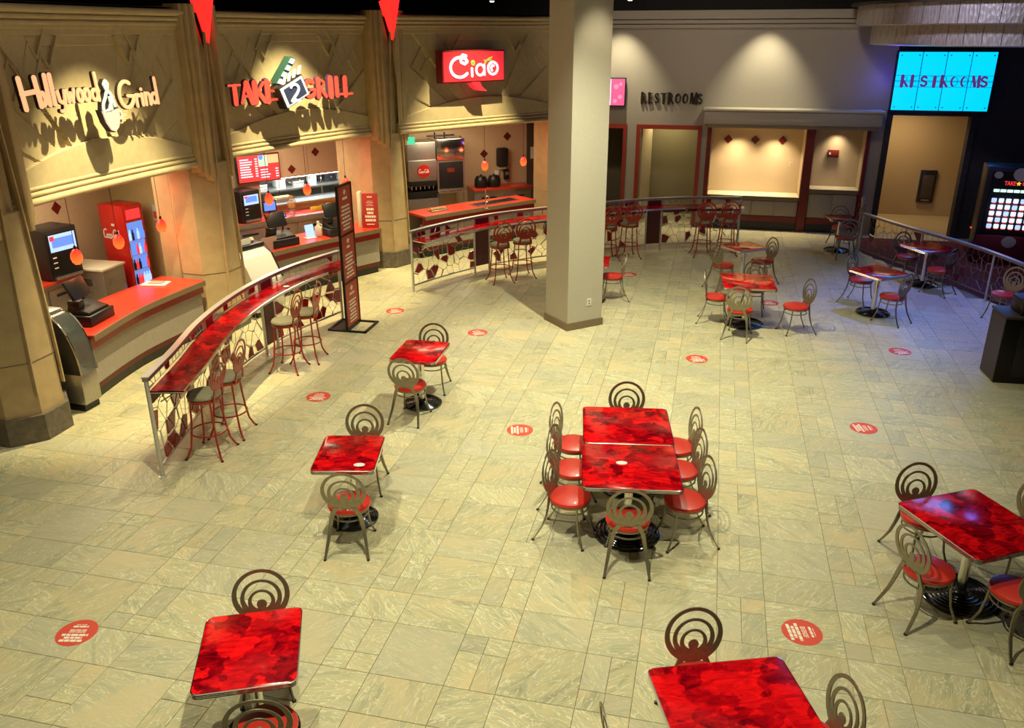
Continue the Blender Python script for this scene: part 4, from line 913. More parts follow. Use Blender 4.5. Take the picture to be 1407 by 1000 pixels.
MB().box(-.06, .06, -.05, 0, -.12, .12).build('body', BLACK, t, bevel=.01); MB().tube([(0, -.03, -.12), (.04, -.03, -.25), (0, -.02, -.3)], .008).build('cord', BLACK, t)

# ------------------------------------------------------------------ cooler, poster (left shop)
t = thing('drink_cooler', 'tall red drink cooler with white script on its side and a lit glass door', 'cooler', (-7.28, 6.72, 0), radians(-12))
CDOOR = emi('cooler_blue_glow', (.16, .32, .9, 1), .9)
t.scale = (.9, .86, 1)
MB().box(-.3, .3, -.24, .26, .05, 1.92).build('cabinet', COKE, t, bevel=.012)
dr = MB().box(.3, .34, -.24, .26, .1, 1.9).build('door_frame', COKE, t, bevel=.01)
MB().box(.341, .345, -.18, .20, .3, 1.62).build('glass', CDOOR, dr); MB().box(.341, .35, -.16, .18, 1.67, 1.84).build('header', E_MENU, dr); MB().box(.341, .347, -.18, .2, .14, .26).build('grille', STEEL, dr)
MB().tube([(.37, -.21, .8), (.37, -.21, 1.3)], .012).build('handle', CHROME, dr)
for z in (.52, .78, 1.04, 1.3): MB().box(.345, .352, -.18, .20, z, z+.015).build('shelf_edge', WHITE, dr)
rnd = random.Random(5)
for z in (.32, .54, .8, 1.06, 1.32):
    for i in range(6):
        y = -.155+.065*i; MB().lathe([(.024, 0), (.026, .1), (.012, .15), (.012, .18)], 8).build('bottle', random.choice([BLACK, E_BLUE, E_BLUE, E_MENU, E_LBLUE]), dr, (.362, y, z))
MB().box(-.28, .28, -.22, .24, 0, .05).build('base', BLACK, t)
script = {'C': [arc(.3, .5, .28, .5, 50, 310, 12)], 'o': [arc(.15, .22, .14, .22, 0, 360, 10)], 'c': [arc(.17, .22, .15, .22, 50, 310, 8)], 'a': [arc(.15, .22, .14, .22, 0, 360, 10), [(.29, .4), (.34, .02)]], '-': [[(0, .22), (.14, .26)]], 'l': [arc(.12, .5, .1, .45, 0, 180, 6)+[(.02, .4), (.08, .02), (.2, .05)]]}
def colascript(root, x, z, s, wd, m, y=0, name='script_letter'):
    for ch, adv in [('C', .5), ('o', .3), ('c', .28), ('a', .38), ('-', .18), ('C', .5), ('o', .3), ('l', .22), ('a', .38)]:
        b = MB()
        for st in script[ch]: b.stroke([(x+a*s+.15*c*s, z+c*s) for a, c in st], wd, y-.006, y, 6)
        b.build(name, m, root); x += adv*s
colascript(t, -.26, 1.34, .155, .02, WHITE, -.241)
MB().box(-.0, .08, -.246, -.241, 1.56, 1.6).build('small_word', WHITE, t)
t = thing('wall_poster', 'small white and red leaflet on the yellow wall right of the cooler', 'poster', (-6.793, 7.09, 1.70), radians(-20.3))
MB().box(-.13, .13, -.01, 0, -.14, .14).build('sheet', mat('poster_pale', (.5, .6, .58, 1), .5, grain=.1), t); MB().box(-.11, -.0, -.013, -.01, -.11, .02).build('red_picture', mat('poster_red', (.6, .06, .05, 1), .5, grain=.3, gscale=30), t); lb = MB(); lines(lb, .02, .11, -.12, .1, 6, -.01, .4, 9); lb.build('lettering', LAM, t)
t = thing('wall_switch', 'small black switch plate between the screen machine and the cooler', 'switch', (-8.09, 6.05, 1.35), radians(90)); MB().box(-.03, .03, -.012, 0, -.06, .06).build('plate', BLACK, t, bevel=.003); MB().box(-.01, .01, -.02, -.012, -.02, .02).build('toggle', STEEL, t)
t = thing('paper_tray', 'white paper tray lying at the inner end of the left red counter', 'tray', (-5.75, 5.35, .951), radians(10)); MB().box(-.2, .2, -.12, .12, 0, .02).build('tray', WHITE, t, bevel=.004); MB().box(-.1, .12, -.07, .07, .02, .035).build('papers', LAM, t)

# ------------------------------------------------------------------ right shop equipment
def W3(u, off, z=0): q = w3(u, off); return (q[0], q[1], z)
t = thing('soda_fountain', 'steel soda fountain with a round red badge', 'machine', W3(.12, .42), W3ang)
MB().box(-.38, .38, -.35, .35, .0, .85).build('cabinet', STEEL, t, bevel=.01); MB().box(-.36, .36, -.3, .3, 1.32, 2.2).build('ice_head', STEEL, t, bevel=.02); MB().box(-.36, .36, -.34, .3, .86, 1.02).build('drip_tray', BLACK, t, bevel=.01)
MB().box(-.36, .36, -.36, .3, 1.28, 1.78).build('front_panel', STEEL, t, bevel=.02); MB().box(-.34, .34, -.36, -.1, 1.16, 1.28).build('valve_block', BLACK, t, bevel=.01)
for i in range(6): MB().tube([(-.28+.11*i, -.3, 1.16), (-.28+.11*i, -.3, 1.07)], .014, 8).build('nozzle', CHROME, t)
bdg = MB().prismy([(.02+.16*cos(2*pi*k/28), 1.52+.16*sin(2*pi*k/28)) for k in range(28)], -.375, -.36).build('round_badge', COKE, t)
colascript(bdg, -.11, 1.48, .085, .012, WHITE, -.376, 'badge_letter')
t = thing('ice_merchandiser', 'steel topped cabinet with a black front beside the soda fountain', 'cabinet', W3(.86, .42), W3ang)
MB().box(-.36, .36, -.33, .33, 1.75, 2.25).build('top_box', CHROME, t, bevel=.02); MB().box(-.36, .36, -.3, .33, 1.0, 1.75).build('body', STEEL, t); MB().box(-.31, .31, -.32, -.3, 1.05, 1.7).build('black_panel', BLACK, t, bevel=.01)
MB().box(-.36, .36, -.38, .3, .96, 1.0).build('shelf', CHROME, t, bevel=.006)
for x in (-.32, .32):
    for y in (-.3, .28): MB().tube([(x, y, 0), (x, y, .97)], .022).build('leg', STEEL, t)
MB().box(-.1, .08, -.325, -.32, 1.45, 1.55).build('faint_badge', DRED, t)
b = MB(); b.tube([(-.5, 0, 2.3), (.2, 0, 2.3)], .02); b.tube([(-.3, 0, 2.2), (-.3, 0, 2.38)], .02); b.tube([(-.05, 0, 2.2), (-.05, 0, 2.38)], .02); b.build('black_pipes', BLACKM, t)
t = thing('back_counter', 'steel cabinet counter with a red top holding two black urns', 'counter', (W3a.x, W3a.y, 0), W3ang, 'back counters')
MB().box(1.5, 3.1, -.62, -.01, .9, .95).build('countertop', REDTOP, t, bevel=.004); MB().box(1.52, 3.08, -.58, -.01, .1, .9).build('cabinet', STEEL, t)
for i in range(2):
    d_ = MB().box(1.56+.76*i, 1.56+.76*i+.7, -.6, -.58, .2, .82).build('cabinet_door', STEEL, t, bevel=.006); MB().box(1.7+.76*i, 2.1+.76*i, -.615, -.6, .7, .74).build('handle', BLACK, d_)
for u in (1.6, 3.0):
    for o_ in (-.5, -.1): MB().tube([(u, o_, 0), (u, o_, .12)], .02).build('leg', BLACKM, t)
for u, l in ((1.78, 'left'), (2.14, 'right')):
    t = thing('soup_urn', 'black lidded soup urn on the red back counter, '+l+' of two', 'urn', W3(u, .34, .951), W3ang, 'black soup urns')
    MB().lathe([(.15, 0), (.17, .05), (.165, .2), (.14, .24)], 18).build('body', BLACK, t, smooth=True); MB().lathe([(.145, .24), (.12, .28), (.03, .3), (.02, .33)], 18).build('lid', BLACKM, t, smooth=True)
t = thing('towel_dispenser', 'black paper towel dispenser on the peach wall behind the urns', 'dispenser', W3(2.47, .001, 1.62), W3ang)
MB().box(-.15, .15, -.2, 0, -.22, .26).build('housing', BLACK, t, bevel=.05); MB().box(-.09, .09, -.12, -.02, -.28, -.22).build('paper_mouth', WHITE, t, bevel=.006)
t = thing('soap_dispenser', 'white soap dispenser left below the black towel dispenser', 'dispenser', W3(2.33, .001, 1.2), W3ang); MB().box(-.05, .05, -.09, 0, -.12, .1).build('housing', WHITE, t, bevel=.012); MB().box(-.02, .02, -.1, -.04, -.15, -.12).build('nozzle', STEEL, t)
t = thing('sanitizer_dispenser', 'black hand sanitizer dispenser right below the towel dispenser', 'dispenser', W3(2.6, .001, 1.2), W3ang); MB().box(-.07, .07, -.1, 0, -.14, .12).build('housing', BLACK, t, bevel=.015); MB().box(-.05, .05, -.105, -.1, -.02, .06).build('window', STEEL, t)
t = thing('exit_sign', 'small green lit exit sign at the top left of the right shop', 'sign', (-3.93, 12.2, 2.42), radians(30)); MB().box(-.15, .15, -.02, .02, -.08, .08).build('lit_face', E_GREEN, t); MB().box(-.16, .16, .02, .05, -.09, .09).build('housing', WHITE, t); MB().tube([(0, .03, .09), (0, .03, .38)], .01).build('stem', STEEL, t)
# sink with tap in the right counter
t = thing('counter_sink', 'long black drop-in sink set into the red counter', 'sink', (-2.0, 13.0, .951), radians(54.5))
MB().box(-.62, .62, .12, .42, 0, .012).build('basin', BLACKM, t, bevel=.004); b = MB(); b.box(-.64, .64, .10, .12, 0, .016); b.box(-.64, .64, .42, .44, 0, .016); b.box(-.64, -.62, .1, .44, 0, .016); b.box(.62, .64, .1, .44, 0, .016); b.build('rim', STEEL, t)
t = thing('beer_tap', 'slim chrome tap tower on the red counter beside the sink', 'tap', (-2.22, 12.42, .951), radians(54))
MB().tube([(0, 0, 0), (0, 0, .42)], .014).build('tower', CHROME, t); MB().tube([(0, 0, .3), (.06, -.04, .28), (.06, -.04, .2)], .01).build('spout', CHROME, t); MB().lathe([(.05, 0), (.03, .02), (.016, .04)], 14).build('flange', CHROME, t)
for z in (.14, .26): MB().lathe([(.0, z-.02), (.025, z), (.0, z+.02)], 10, (.045, 0)).build('knob', CHROME, t)
t = thing('bread_tray', 'tray of bread rolls at the left end of the right counter', 'tray', (-3.15, 11.95, .951), radians(54)); MB().box(-.25, .2, -.05, .15, 0, .02).build('tray', STEEL, t, bevel=.004)
b = MB()
for i in range(6): b.lathe([(.0, .02), (.04, .03), (.035, .06), (.0, .075)], 10, (-.2+.07*i, .05))
b.build('rolls', mat('bread', (.5, .3, .12, 1), .7, grain=.2), t, smooth=True, kind='stuff')

# ------------------------------------------------------------------ pendants
PD = [(-5.64, 3.66, 'front of the screen machine'), (-5.66, 4.56, 'front of the red cooler side'), (-5.71, 5.66, 'front of the yellow wall'),
      (-5.17, 8.11, 'front of the drink machine in the middle shop'), (-4.93, 9.17, 'the middle of the hatch'), (-4.51, 10.04, 'the top of the tall banner stand'), (-2.37, 12.93, 'front of the black urns'), (-1.66, 13.79, 'front of the brown door')]
p0 = None
for x, y, l in PD:
    lab = 'red egg shaped pendant lamp hanging in '+l if l.startswith('front') else 'glowing red egg shaped pendant lamp hanging at '+l
    if p0 is None:
        p0 = thing('pendant_lamp', lab, 'lamp', (x, y, 1.72), 0, 'red pendant lamps over the counters')
        MB().lathe([(.035, 0), (.062, .03), (.078, .08), (.072, .14), (.045, .19), (.015, .215)], 20).build('glass_shade', PENDM, p0, smooth=True)
        MB().lathe([(.018, .205), (.02, .24), (.008, .26)], 10).build('cap', BLACKM, p0); MB().tube([(0, 0, .25), (0, 0, 1.08)], .004, 6).build('cord', BLACKM, p0)
    else: copy_tree(p0, (x, y, 1.72), 0, lab)
    light('POINT', 'pendant_glow', (x, y, 1.66), 3, (1, .16, .05), shadow_soft_size=.08)
# red uplights grazing the column sides under the lintels
for x, y, z in [(-5.7, 5.6, 2.35), (-4.35, 10.05, 2.3), (-1.35, 14.0, 2.2), (-4.9, 10.1, 1.2)]:
    light('POINT', 'column_glow', (x, y, z), 3.2, (1, .10, .06), shadow_soft_size=.1)

# ------------------------------------------------------------------ drink rails with shard mosaics
def clip(poly, a, b, c):
    out = []
    for i in range(len(poly)):
        p, q = poly[i], poly[(i+1) % len(poly)]; dp, dq = a*p[0]+b*p[1]-c, a*q[0]+b*q[1]-c
        if dp <= 0: out.append(p)
        if (dp < 0 < dq) or (dq < 0 < dp): t = dp/(dp-dq); out.append((p[0]+(q[0]-p[0])*t, p[1]+(q[1]-p[1])*t))
    return out
def cells(u0, u1, z0, z1, s, rnd):
    seeds = []; nx = max(1, round((u1-u0)/(s*.8))); nz = max(1, round((z1-z0)/(s*1.15)))
    for i in range(nx):
        for j in range(nz):
            seeds.append((u0+(i+.5+rnd.uniform(-.42, .42))*(u1-u0)/nx, z0+(j+.5+rnd.uniform(-.42, .42))*(z1-z0)/nz))
    res = []
    for k, s0 in enumerate(seeds):
        P = [(u0, z0), (u1, z0), (u1, z1), (u0, z1)]
        for m, s1_ in enumerate(seeds):
            if m == k or hypot(s1_[0]-s0[0], s1_[1]-s0[1]) > 3.2*s: continue
            a, b = s1_[0]-s0[0], s1_[1]-s0[1]; c = a*(s0[0]+s1_[0])/2+b*(s0[1]+s1_[1])/2; P = clip(P, a, b, c)
            if not P: break
        if P and len(P) > 2: res.append((s0, P))
    return res
class Path:
    def __init__(s, pts):
        s.p = [Vector(p) for p in pts]; s.c = [0]
        for a, b in zip(s.p, s.p[1:]): s.c.append(s.c[-1]+(b-a).length)
        s.L = s.c[-1]
    def at(s, u, off=0):
        i = 0
        while i < len(s.p)-2 and s.c[i+1] < u: i += 1
        a, b = s.p[i], s.p[i+1]; t = (u-s.c[i])/(s.c[i+1]-s.c[i]); d = (b-a).normalized(); n = Vector((d.y, -d.x))
        return a+(b-a)*t+n*off
    def near(s, x, y): return min((s.c[i] if False else u for u in [k*.02 for k in range(int(s.L/.02)+1)] for i in (0,)), key=lambda u: (s.at(u)-Vector((x, y))).length)
def rail(name, pts, H, label, posts, boxes, secs, shelf=True, seed=1, csize=.17, zb=.14, end_rail=True, shardp=.21, wirem=None, shardm=None, topm=None):
    P = Path(smooth(pts, 8)); ox, oy = P.p[0]; t = thing(name, label, 'rail', (ox, oy, 0)); rnd = random.Random(seed)
    wirem = wirem or SILVER; shardm = shardm or SHARD
    def at(u, off=0): q = P.at(min(max(u, 0), P.L), off); return q.x-ox, q.y-oy
    def sweep(nm, o0, o1, z0, z1, m, u0=0, u1=None, bevel=False):
        u1 = P.L if u1 is None else u1; b = MB(); k = max(2, int((u1-u0)/.12))
        for i in range(k+1):
            u = u0+(u1-u0)*i/k; A = at(u, o0); Bq = at(u, o1); b.v += [(*A, z0), (*Bq, z0), (*Bq, z1), (*A, z1)]
        for i in range(k):
            for j in range(4): b.f.append((i*4+j, i*4+(j+1) % 4, i*4+4+(j+1) % 4, i*4+4+j))
        b.f.append((0, 1, 2, 3)); b.f.append(tuple(4*k+j for j in (3, 2, 1, 0)))
        return b.build(nm, m, t)
    sweep('top_rail', -.04, .04, H-.012, H, topm or SILVER); sweep('rail_face', -.032, .032, H-.055, H-.012, RAILF)
    for u in posts:
        c = at(u); MB().lathe([(.024, 0), (.024, H-.05)], 12, c).build('post', SILVER, t, smooth=True); MB().lathe([(.045, 0), (.045, .008), (.026, .012)], 12, c).build('foot', SILVER, t)
    if shelf:
        zs = H-.17
        for i, (a, b_) in enumerate(shelf):
            sweep('shelf_top', .02, .38, zs-.012, zs, REDM2, a, b_); sweep('shelf_edge', .38, .395, zs-.035, zs+.002, CHROME, a, b_); sweep('shelf_base', .03, .37, zs-.035, zs-.012, BLACKM, a, b_)
            q0, q1 = at(a+.004, .02), at(a+.004, .395); MB().tube([(*q0, zs-.015), (*q1, zs-.015)], .014, 6).build('shelf_end', CHROME, t)
        sweep('dark_apron', .0, .02, zs-.16, zs-.04, WINE, shelf[0][0]+.03, shelf[-1][1]-.03)
        u = .3
        while u < P.L-.2:
            q0, q1 = at(u, .0), at(u, .34); MB().tube([(*q0, zs-.25), (*q1, zs-.045)], .009, 6).build('bracket', SILVER, t); u += 1.1
    for a, b_ in boxes:
        sweep('wine_panel', -.02, .02, zb+.02, H-.06, WINE, a+.03, b_-.03)
    for a, b_ in secs:
        sweep('bottom_bar', -.01, .01, zb-.02, zb, wirem, a, b_)
        edges = set(); W = MB(); 
        zones = [(zb, H-.05)] if not shelf else [(zb, H-.21), (H-.155, H-.035)]
        for zi, (z0, z1) in enumerate(zones):
            for s0, poly in cells(a+.02, b_-.02, z0, z1, csize if zi == 0 else csize*.95, rnd):
                for i in range(len(poly)):
                    p, q = poly[i], poly[(i+1) % len(poly)]
                    key = tuple(sorted([(round(p[0], 3), round(p[1], 3)), (round(q[0], 3), round(q[1], 3))]))
                    if key in edges or hypot(p[0]-q[0], p[1]-q[1]) < .01: continue
                    edges.add(key); A = at(p[0]); B_ = at(q[0]); r = .0045 if rnd.random() > .17 else .013
                    W.tube([(*A, p[1]), (*B_, q[1])], r, 4)
                if rnd.random() < (shardp if zi == 0 else shardp*1.3):
                    cu = sum(p[0] for p in poly)/len(poly); cz = sum(p[1] for p in poly)/len(poly)
                    pp = [(cu+(p[0]-cu)*.8, cz+(p[1]-cz)*.8) for p in poly]; n = len(pp)
                    MB().add([(*at(p[0], .012), p[1]) for p in pp]+[(*at(p[0], -.012), p[1]) for p in pp], [tuple(range(n)), tuple(range(n, 2*n))[::-1]]+[(i, (i+1) % n, n+(i+1) % n, n+i) for i in range(n)]).build('glass_shard', shardm, t)
        o = W.build('wire_lattice', wirem, t, kind='stuff')
    return t, P
R1 = [(-3.05, 1.35), (-3.28, 2.2), (-3.56, 3.12), (-3.74, 4.1), (-3.79, 5.0), (-3.69, 6.0), (-3.38, 7.05)]
R2 = [(-2.72, 8.8), (-2.33, 9.65), (-1.82, 10.5), (-1.34, 11.05), (-.71, 11.62), (.0, 12.2), (.6, 12.62), (1.4, 13.15), (2.35, 13.55), (3.4, 13.78)]
P1 = Path(smooth(R1, 8)); L1 = P1.L; a1, a2 = P1.near(-3.62, 3.35), P1.near(-3.68, 3.62); b1, b2 = P1.near(-3.79, 5.1), P1.near(-3.76, 5.42)
rail('drink_rail', R1, 1.22, 'long curved drink rail with red shelf and shard screen beside the banner stand', [0.02, a1, a2, b1, b2, L1-.02], [(a1, a2), (b1, b2)], [(0.02, a1), (a2, b1), (b2, L1-.02)],
     shelf=[(.02, a1+.1), (a1+.1, b1), (b1, L1-.02)], seed=4)
P2 = Path(smooth(R2, 8)); L2 = P2.L; c1, c2 = P2.near(-1.83, 10.3), P2.near(-1.62, 10.6); e1, e2 = P2.near(.1, 12.28), P2.near(.3, 12.42); d1, d2 = P2.near(1.35, 13.1), P2.near(1.66, 13.27)
rail('drink_rail', R2, 1.2, 'long curved drink rail with red shelf passing behind the beige pillar', [0.02, c1, c2, e1, e2, d1, d2, L2-.02], [(c1, c2), (e1, e2), (d1, d2)], [(0.02, c1), (c2, e1), (e2, d1), (d2, L2-.02)],
     shelf=[(.02, e1), (e1, L2-.02)], seed=9)
PR = Path(smooth(RAILR, 8)); LR = PR.L
rail('mosaic_rail', RAILR, .92, 'low dark mosaic rail dividing the tiled floor from the dark red carpet', [0.02, LR*.25, LR*.5, LR*.75, LR-.02], [], [(0.02, LR*.25), (LR*.25, LR*.5), (LR*.5, LR*.75), (LR*.75, LR-.02)],
     shelf=False, seed=12, csize=.17, zb=.13, shardp=.12, wirem=PEWTER, shardm=WINE)
t = thing('rail_end_post', 'pale twisted steel end post where the mosaic rail begins', 'post', (6.0, 14.05, 0))
MB().lathe([(.05, 0), (.05, .02), (.03, .04), (.03, 1.16), (.05, 1.2), (.02, 1.25)], 14).build('post', SILVER, t, smooth=True)
for k in range(3):
    b = MB(); b.tube([(.07*cos(a*1.2+k*2.1), .07*sin(a*1.2+k*2.1), .06+.17*a) for a in [i*.4 for i in range(16)]], .012, 6); b.build('twisted_bar', PEWTER, t)

# ------------------------------------------------------------------ chairs, stools, tables
def back_plate(b, y0, zc, k=1.0, th=.008):
    """concentric ring back in a plane leaning back; y = y0 - (z-zc)*.14"""
    def P(x, z, o): return (x, y0-(z-zc)*.14+o, z)
    def annulus(R, r, cz, ci, o, n=36):
        bs = len(b.v)
        for s in (-o, o):
            for i in range(n):
                a = 2*pi*i/n; b.v.append(P(R*sin(a), zc+cz+R*cos(a), s)); b.v.append(P(r*sin(a), zc+ci+r*cos(a), s))
        for i in range(n):
            j = (i+1) % n; A, B_, C_, D = bs+2*i, bs+2*i+1, bs+2*j+1, bs+2*j; q = 2*n
            b.f += [(A, B_, C_, D), (A+q, D+q, C_+q, B_+q), (A, D, D+q, A+q), (B_, B_+q, C_+q, C_)]
    annulus(.212, .176, .0, .011, th/2)
    annulus(.153, .121, -.026, -.013, th/2*.96)
    annulus(.100, .071, -.056, -.044, th/2*.92)
    def poly(pts, o):
        n = len(pts); bs = len(b.v); b.v += [P(x, zc+z, -o) for x, z in pts]+[P(x, zc+z, o) for x, z in pts]
        b.f += [tuple(bs+i for i in range(n)), tuple(bs+n+i for i in range(n))[::-1]]+[(bs+i, bs+n+i, bs+n+(i+1) % n, bs+(i+1) % n) for i in range(n)]
    poly([(.038*sin(2*pi*i/16), -.075+.038*cos(2*pi*i/16)) for i in range(16)], th/2*.88)
    poly([(-.02, -.09), (.02, -.09), (.06, -.14), (.135, -.15), (.12, -.178), (.06, -.203), (0, -.208), (-.06, -.203), (-.12, -.178), (-.135, -.15), (-.06, -.14)], th/2*.84)
def flatbar(b, path, w0, w1, th=.008):
    n = len(path)
    for i, p in enumerate(path):
        w_ = w0+(w1-w0)*i/(n-1); x, y, z = p
        b.v += [(x-w_/2, y-th/2, z), (x+w_/2, y-th/2, z), (x+w_/2, y+th/2, z), (x-w_/2, y+th/2, z)]
    bs = len(b.v)-4*n
    for i in range(n-1):
        for j in range(4): b.f.append((bs+i*4+j, bs+i*4+(j+1) % 4, bs+i*4+4+(j+1) % 4, bs+i*4+4+j))
    b.f.append((bs, bs+1, bs+2, bs+3)); b.f.append(tuple(bs+4*(n-1)+j for j in (3, 2, 1, 0)))
def make_chair(label, loc, rz, metal):
    t = thing('dining_chair', label, 'chair', loc, rz, 'ring backed chairs with red seats')
    MB().lathe([(.17, .425), (.2, .432), (.207, .45), (.2, .468), (.15, .482), (.0, .486)], 28).build('seat', VINYL, t, smooth=True)
    b = MB(); b.lathe([(.185, .408), (.195, .41), (.195, .425), (.185, .426)], 28); b.build('seat_ring', metal, t, smooth=True)
    MB().ring(.178, .008, .35).build('stretcher', metal, t, smooth=True)
    b = MB(); back_plate(b, -.205, .69); b.build('backrest', metal, t)
    for s in (-1, 1):
        b = MB(); flatbar(b, [(s*.085, -.182, .505), (s*.105, -.178, .46), (s*.135, -.17, .40), (s*.155, -.18, .3), (s*.175, -.21, .18), (s*.195, -.265, .07), (s*.205, -.30, .012)], .05, .022, .012)
        l = b.build('leg', metal, t, smooth=True); MB().lathe([(.012, 0), (.016, .004), (.014, .016)], 8, (s*.205, -.302)).build('glide', BLACK, l)
        b = MB(); b.tube([(s*.14, .12, .42), (s*.143, .13, .3), (s*.155, .15, .16), (s*.175, .19, .05), (s*.185, .205, .01)], .011, 8)
        l = b.build('leg', metal, t, smooth=True); MB().lathe([(.014, 0), (.018, .004), (.016, .016)], 8, (s*.186, .207)).build('glide', BLACK, l)
    return t
CH = [  # seat centre x, y, facing degrees (direction from back to seat), label
 (-.72, 1.66, -75, 'chair at the far side of the small table with a white oval disc'),
 (-.44, .63, 103, 'chair pulled up to the near side of the small table with an oval number disc'),
 (-.86, 4.42, -80, 'chair on the far side of the small table nearest the banner stand'),
 (-.85, 3.50, 88, 'chair on the near side of the small table nearest the banner stand'),
 (-.28, -1.32, -64, 'dark ringed chair behind the table at the lower left corner of the hall'),
 (.17, -2.10, 112, 'chair in front of the lower left table, cut by the picture edge'),
 (1.98, 2.93, -81, 'chair at the far head of the long double table'),
 (2.20, .94, 98, 'chair at the near head of the long double table'),
 (1.46, 2.34, -9, 'farthest of the three chairs on the left side of the double table'),
 (1.54, 1.78, -10, 'middle one of three chairs on the left side of the double table'),
 (1.61, 1.22, -11, 'nearest of the three chairs on the left side of the double table'),
 (2.55, 2.52, -162, 'farthest of the three chairs on the right side of the double table'),
 (2.61, 2.00, -160, 'middle one of the three chairs on the right side of the double table'),
 (2.70, 1.40, -158, 'nearest of the three chairs on the right side of the double table'),
 (2.91, -1.04, -70, 'dark ringed chair behind the large table at the bottom edge'),
 (3.60, -1.42, -158, 'dark ringed chair right of the large table at the bottom edge'),
 (2.56, -1.85, 20, 'chair left of the bottom edge table, only its ring edge showing'),
 (4.88, 1.60, -70, 'dark chair behind the left corner of the right hand edge table'),
 (4.74, .73, 28, 'chair at the left side of the right hand edge table, red seat half shaded'),
 (5.37, .58, 115, 'chair at the near side of the right hand edge table, cut by the picture edge'),
 (5.62, 1.55, -150, 'chair at the far right side of the right hand edge table, mostly out of frame'),
 (2.95, 8.32, -3, 'chair at the left end of the bright red table right of the pillar'),
 (3.32, 7.66, 78, 'chair with pale back in front of the bright red table right of the pillar'),
 (3.58, 8.98, -92, 'chair behind the bright red table right of the pillar'),
 (4.22, 8.06, -158, 'lone chair standing apart right of the bright red table'),
 (3.05, 10.48, 40, 'chair left of the dull red table in front of the niches'),
 (3.79, 10.98, -150, 'chair right of the dull red table in front of the niches'),
 (5.50, 9.98, -35, 'chair left of the bluish lit table, its seat half blue'),
 (5.86, 9.0, 140, 'chair in front of the bluish lit table'),
 (6.66, 12.0, -60, 'dark chair behind the shadowy table by the mosaic rail'),
 (7.02, 11.0, 140, 'dark chair in front of the shadowy table by the mosaic rail'),
 (1.05, 9.22, -165, 'chair peeking out from behind the right side of the beige pillar'),
 (5.70, 14.55, -80, 'dark chair behind the far table in front of the narrow niche'),
 (5.66, 13.5, 95, 'dark red chair in front of the far table before the narrow niche'),
 (7.75, 9.55, -140, 'dark chair behind the black cabinet at the right edge')]
c0 = None
for i, (x, y, a, l) in enumerate(CH):
    rz = radians(a-90)
    if c0 is None: c0 = make_chair(l, (x, y, 0), rz, PEWTER)
    else: copy_tree(c0, (x, y, 0), rz, l)

def make_stool(label, loc, rz):
    t = thing('bar_stool', label, 'stool', loc, rz, 'red metal bar stools at the drink rails')
    MB().lathe([(.17, .735), (.192, .745), (.197, .762), (.185, .782), (.12, .795), (.0, .798)], 26).build('seat', OLIVE, t, smooth=True)
    MB().lathe([(.175, .70), (.19, .702), (.19, .735), (.175, .736)], 26).build('seat_ring', REDMET, t, smooth=True)
    b = MB(); back_plate(b, -.21, 1.03); 
    for s in (-1, 1): flatbar(b, [(s*.085, -.187, .86), (s*.11, -.182, .81), (s*.125, -.17, .71)], .05, .035, .012)
    b.build('backrest', REDMET, t)
    MB().ring(.205, .010, .30).build('foot_ring', REDMET, t, smooth=True)
    for s in (-1, 1):
        for q in (-1, 1):
            b = MB(); b.tube([(s*.12, q*.12, .71), (s*.13, q*.13, .5), (s*.145, q*.145, .3), (s*.165, q*.165, .14), (s*.20, q*.20, .04), (s*.22, q*.22, .012)], .0125, 8)
            l = b.build('leg', REDMET, t, smooth=True); MB().lathe([(.014, 0), (.018, .004), (.016, .018)], 8, (s*.221, q*.221)).build('glide', BLACK, l)
    return t
ST = [(-2.83, 2.02, 187, 'bar stool nearest the front end of the long left rail'), (-2.88, 2.56, 190, 'bar stool second from the front end of the long left rail'),
      (-3.18, 4.66, 184, 'bar stool third along the long left rail, near the wine coloured panel'), (-3.08, 5.10, 188, 'bar stool fourth along the long left rail, nearest the banner stand'),
      (-1.27, 9.92, 125, 'left bar stool of the pair just left of the beige pillar'), (-.91, 10.35, 122, 'right bar stool of the pair just left of the beige pillar'),
      (.60, 12.12, 118, 'bar stool half hidden by the right edge of the beige pillar'), (1.03, 12.4, 118, 'second bar stool right of the beige pillar'),
      (2.60, 12.98, 105, 'bar stool at the right part of the rail, left of the last one'), (3.12, 13.2, 100, 'last bar stool at the right end of the rail')]
s0 = None
for x, y, a, l in ST:
    if s0 is None: s0 = make_stool(l, (x, y, 0), radians(a-90))
    else: copy_tree(s0, (x, y, 0), radians(a-90), l)

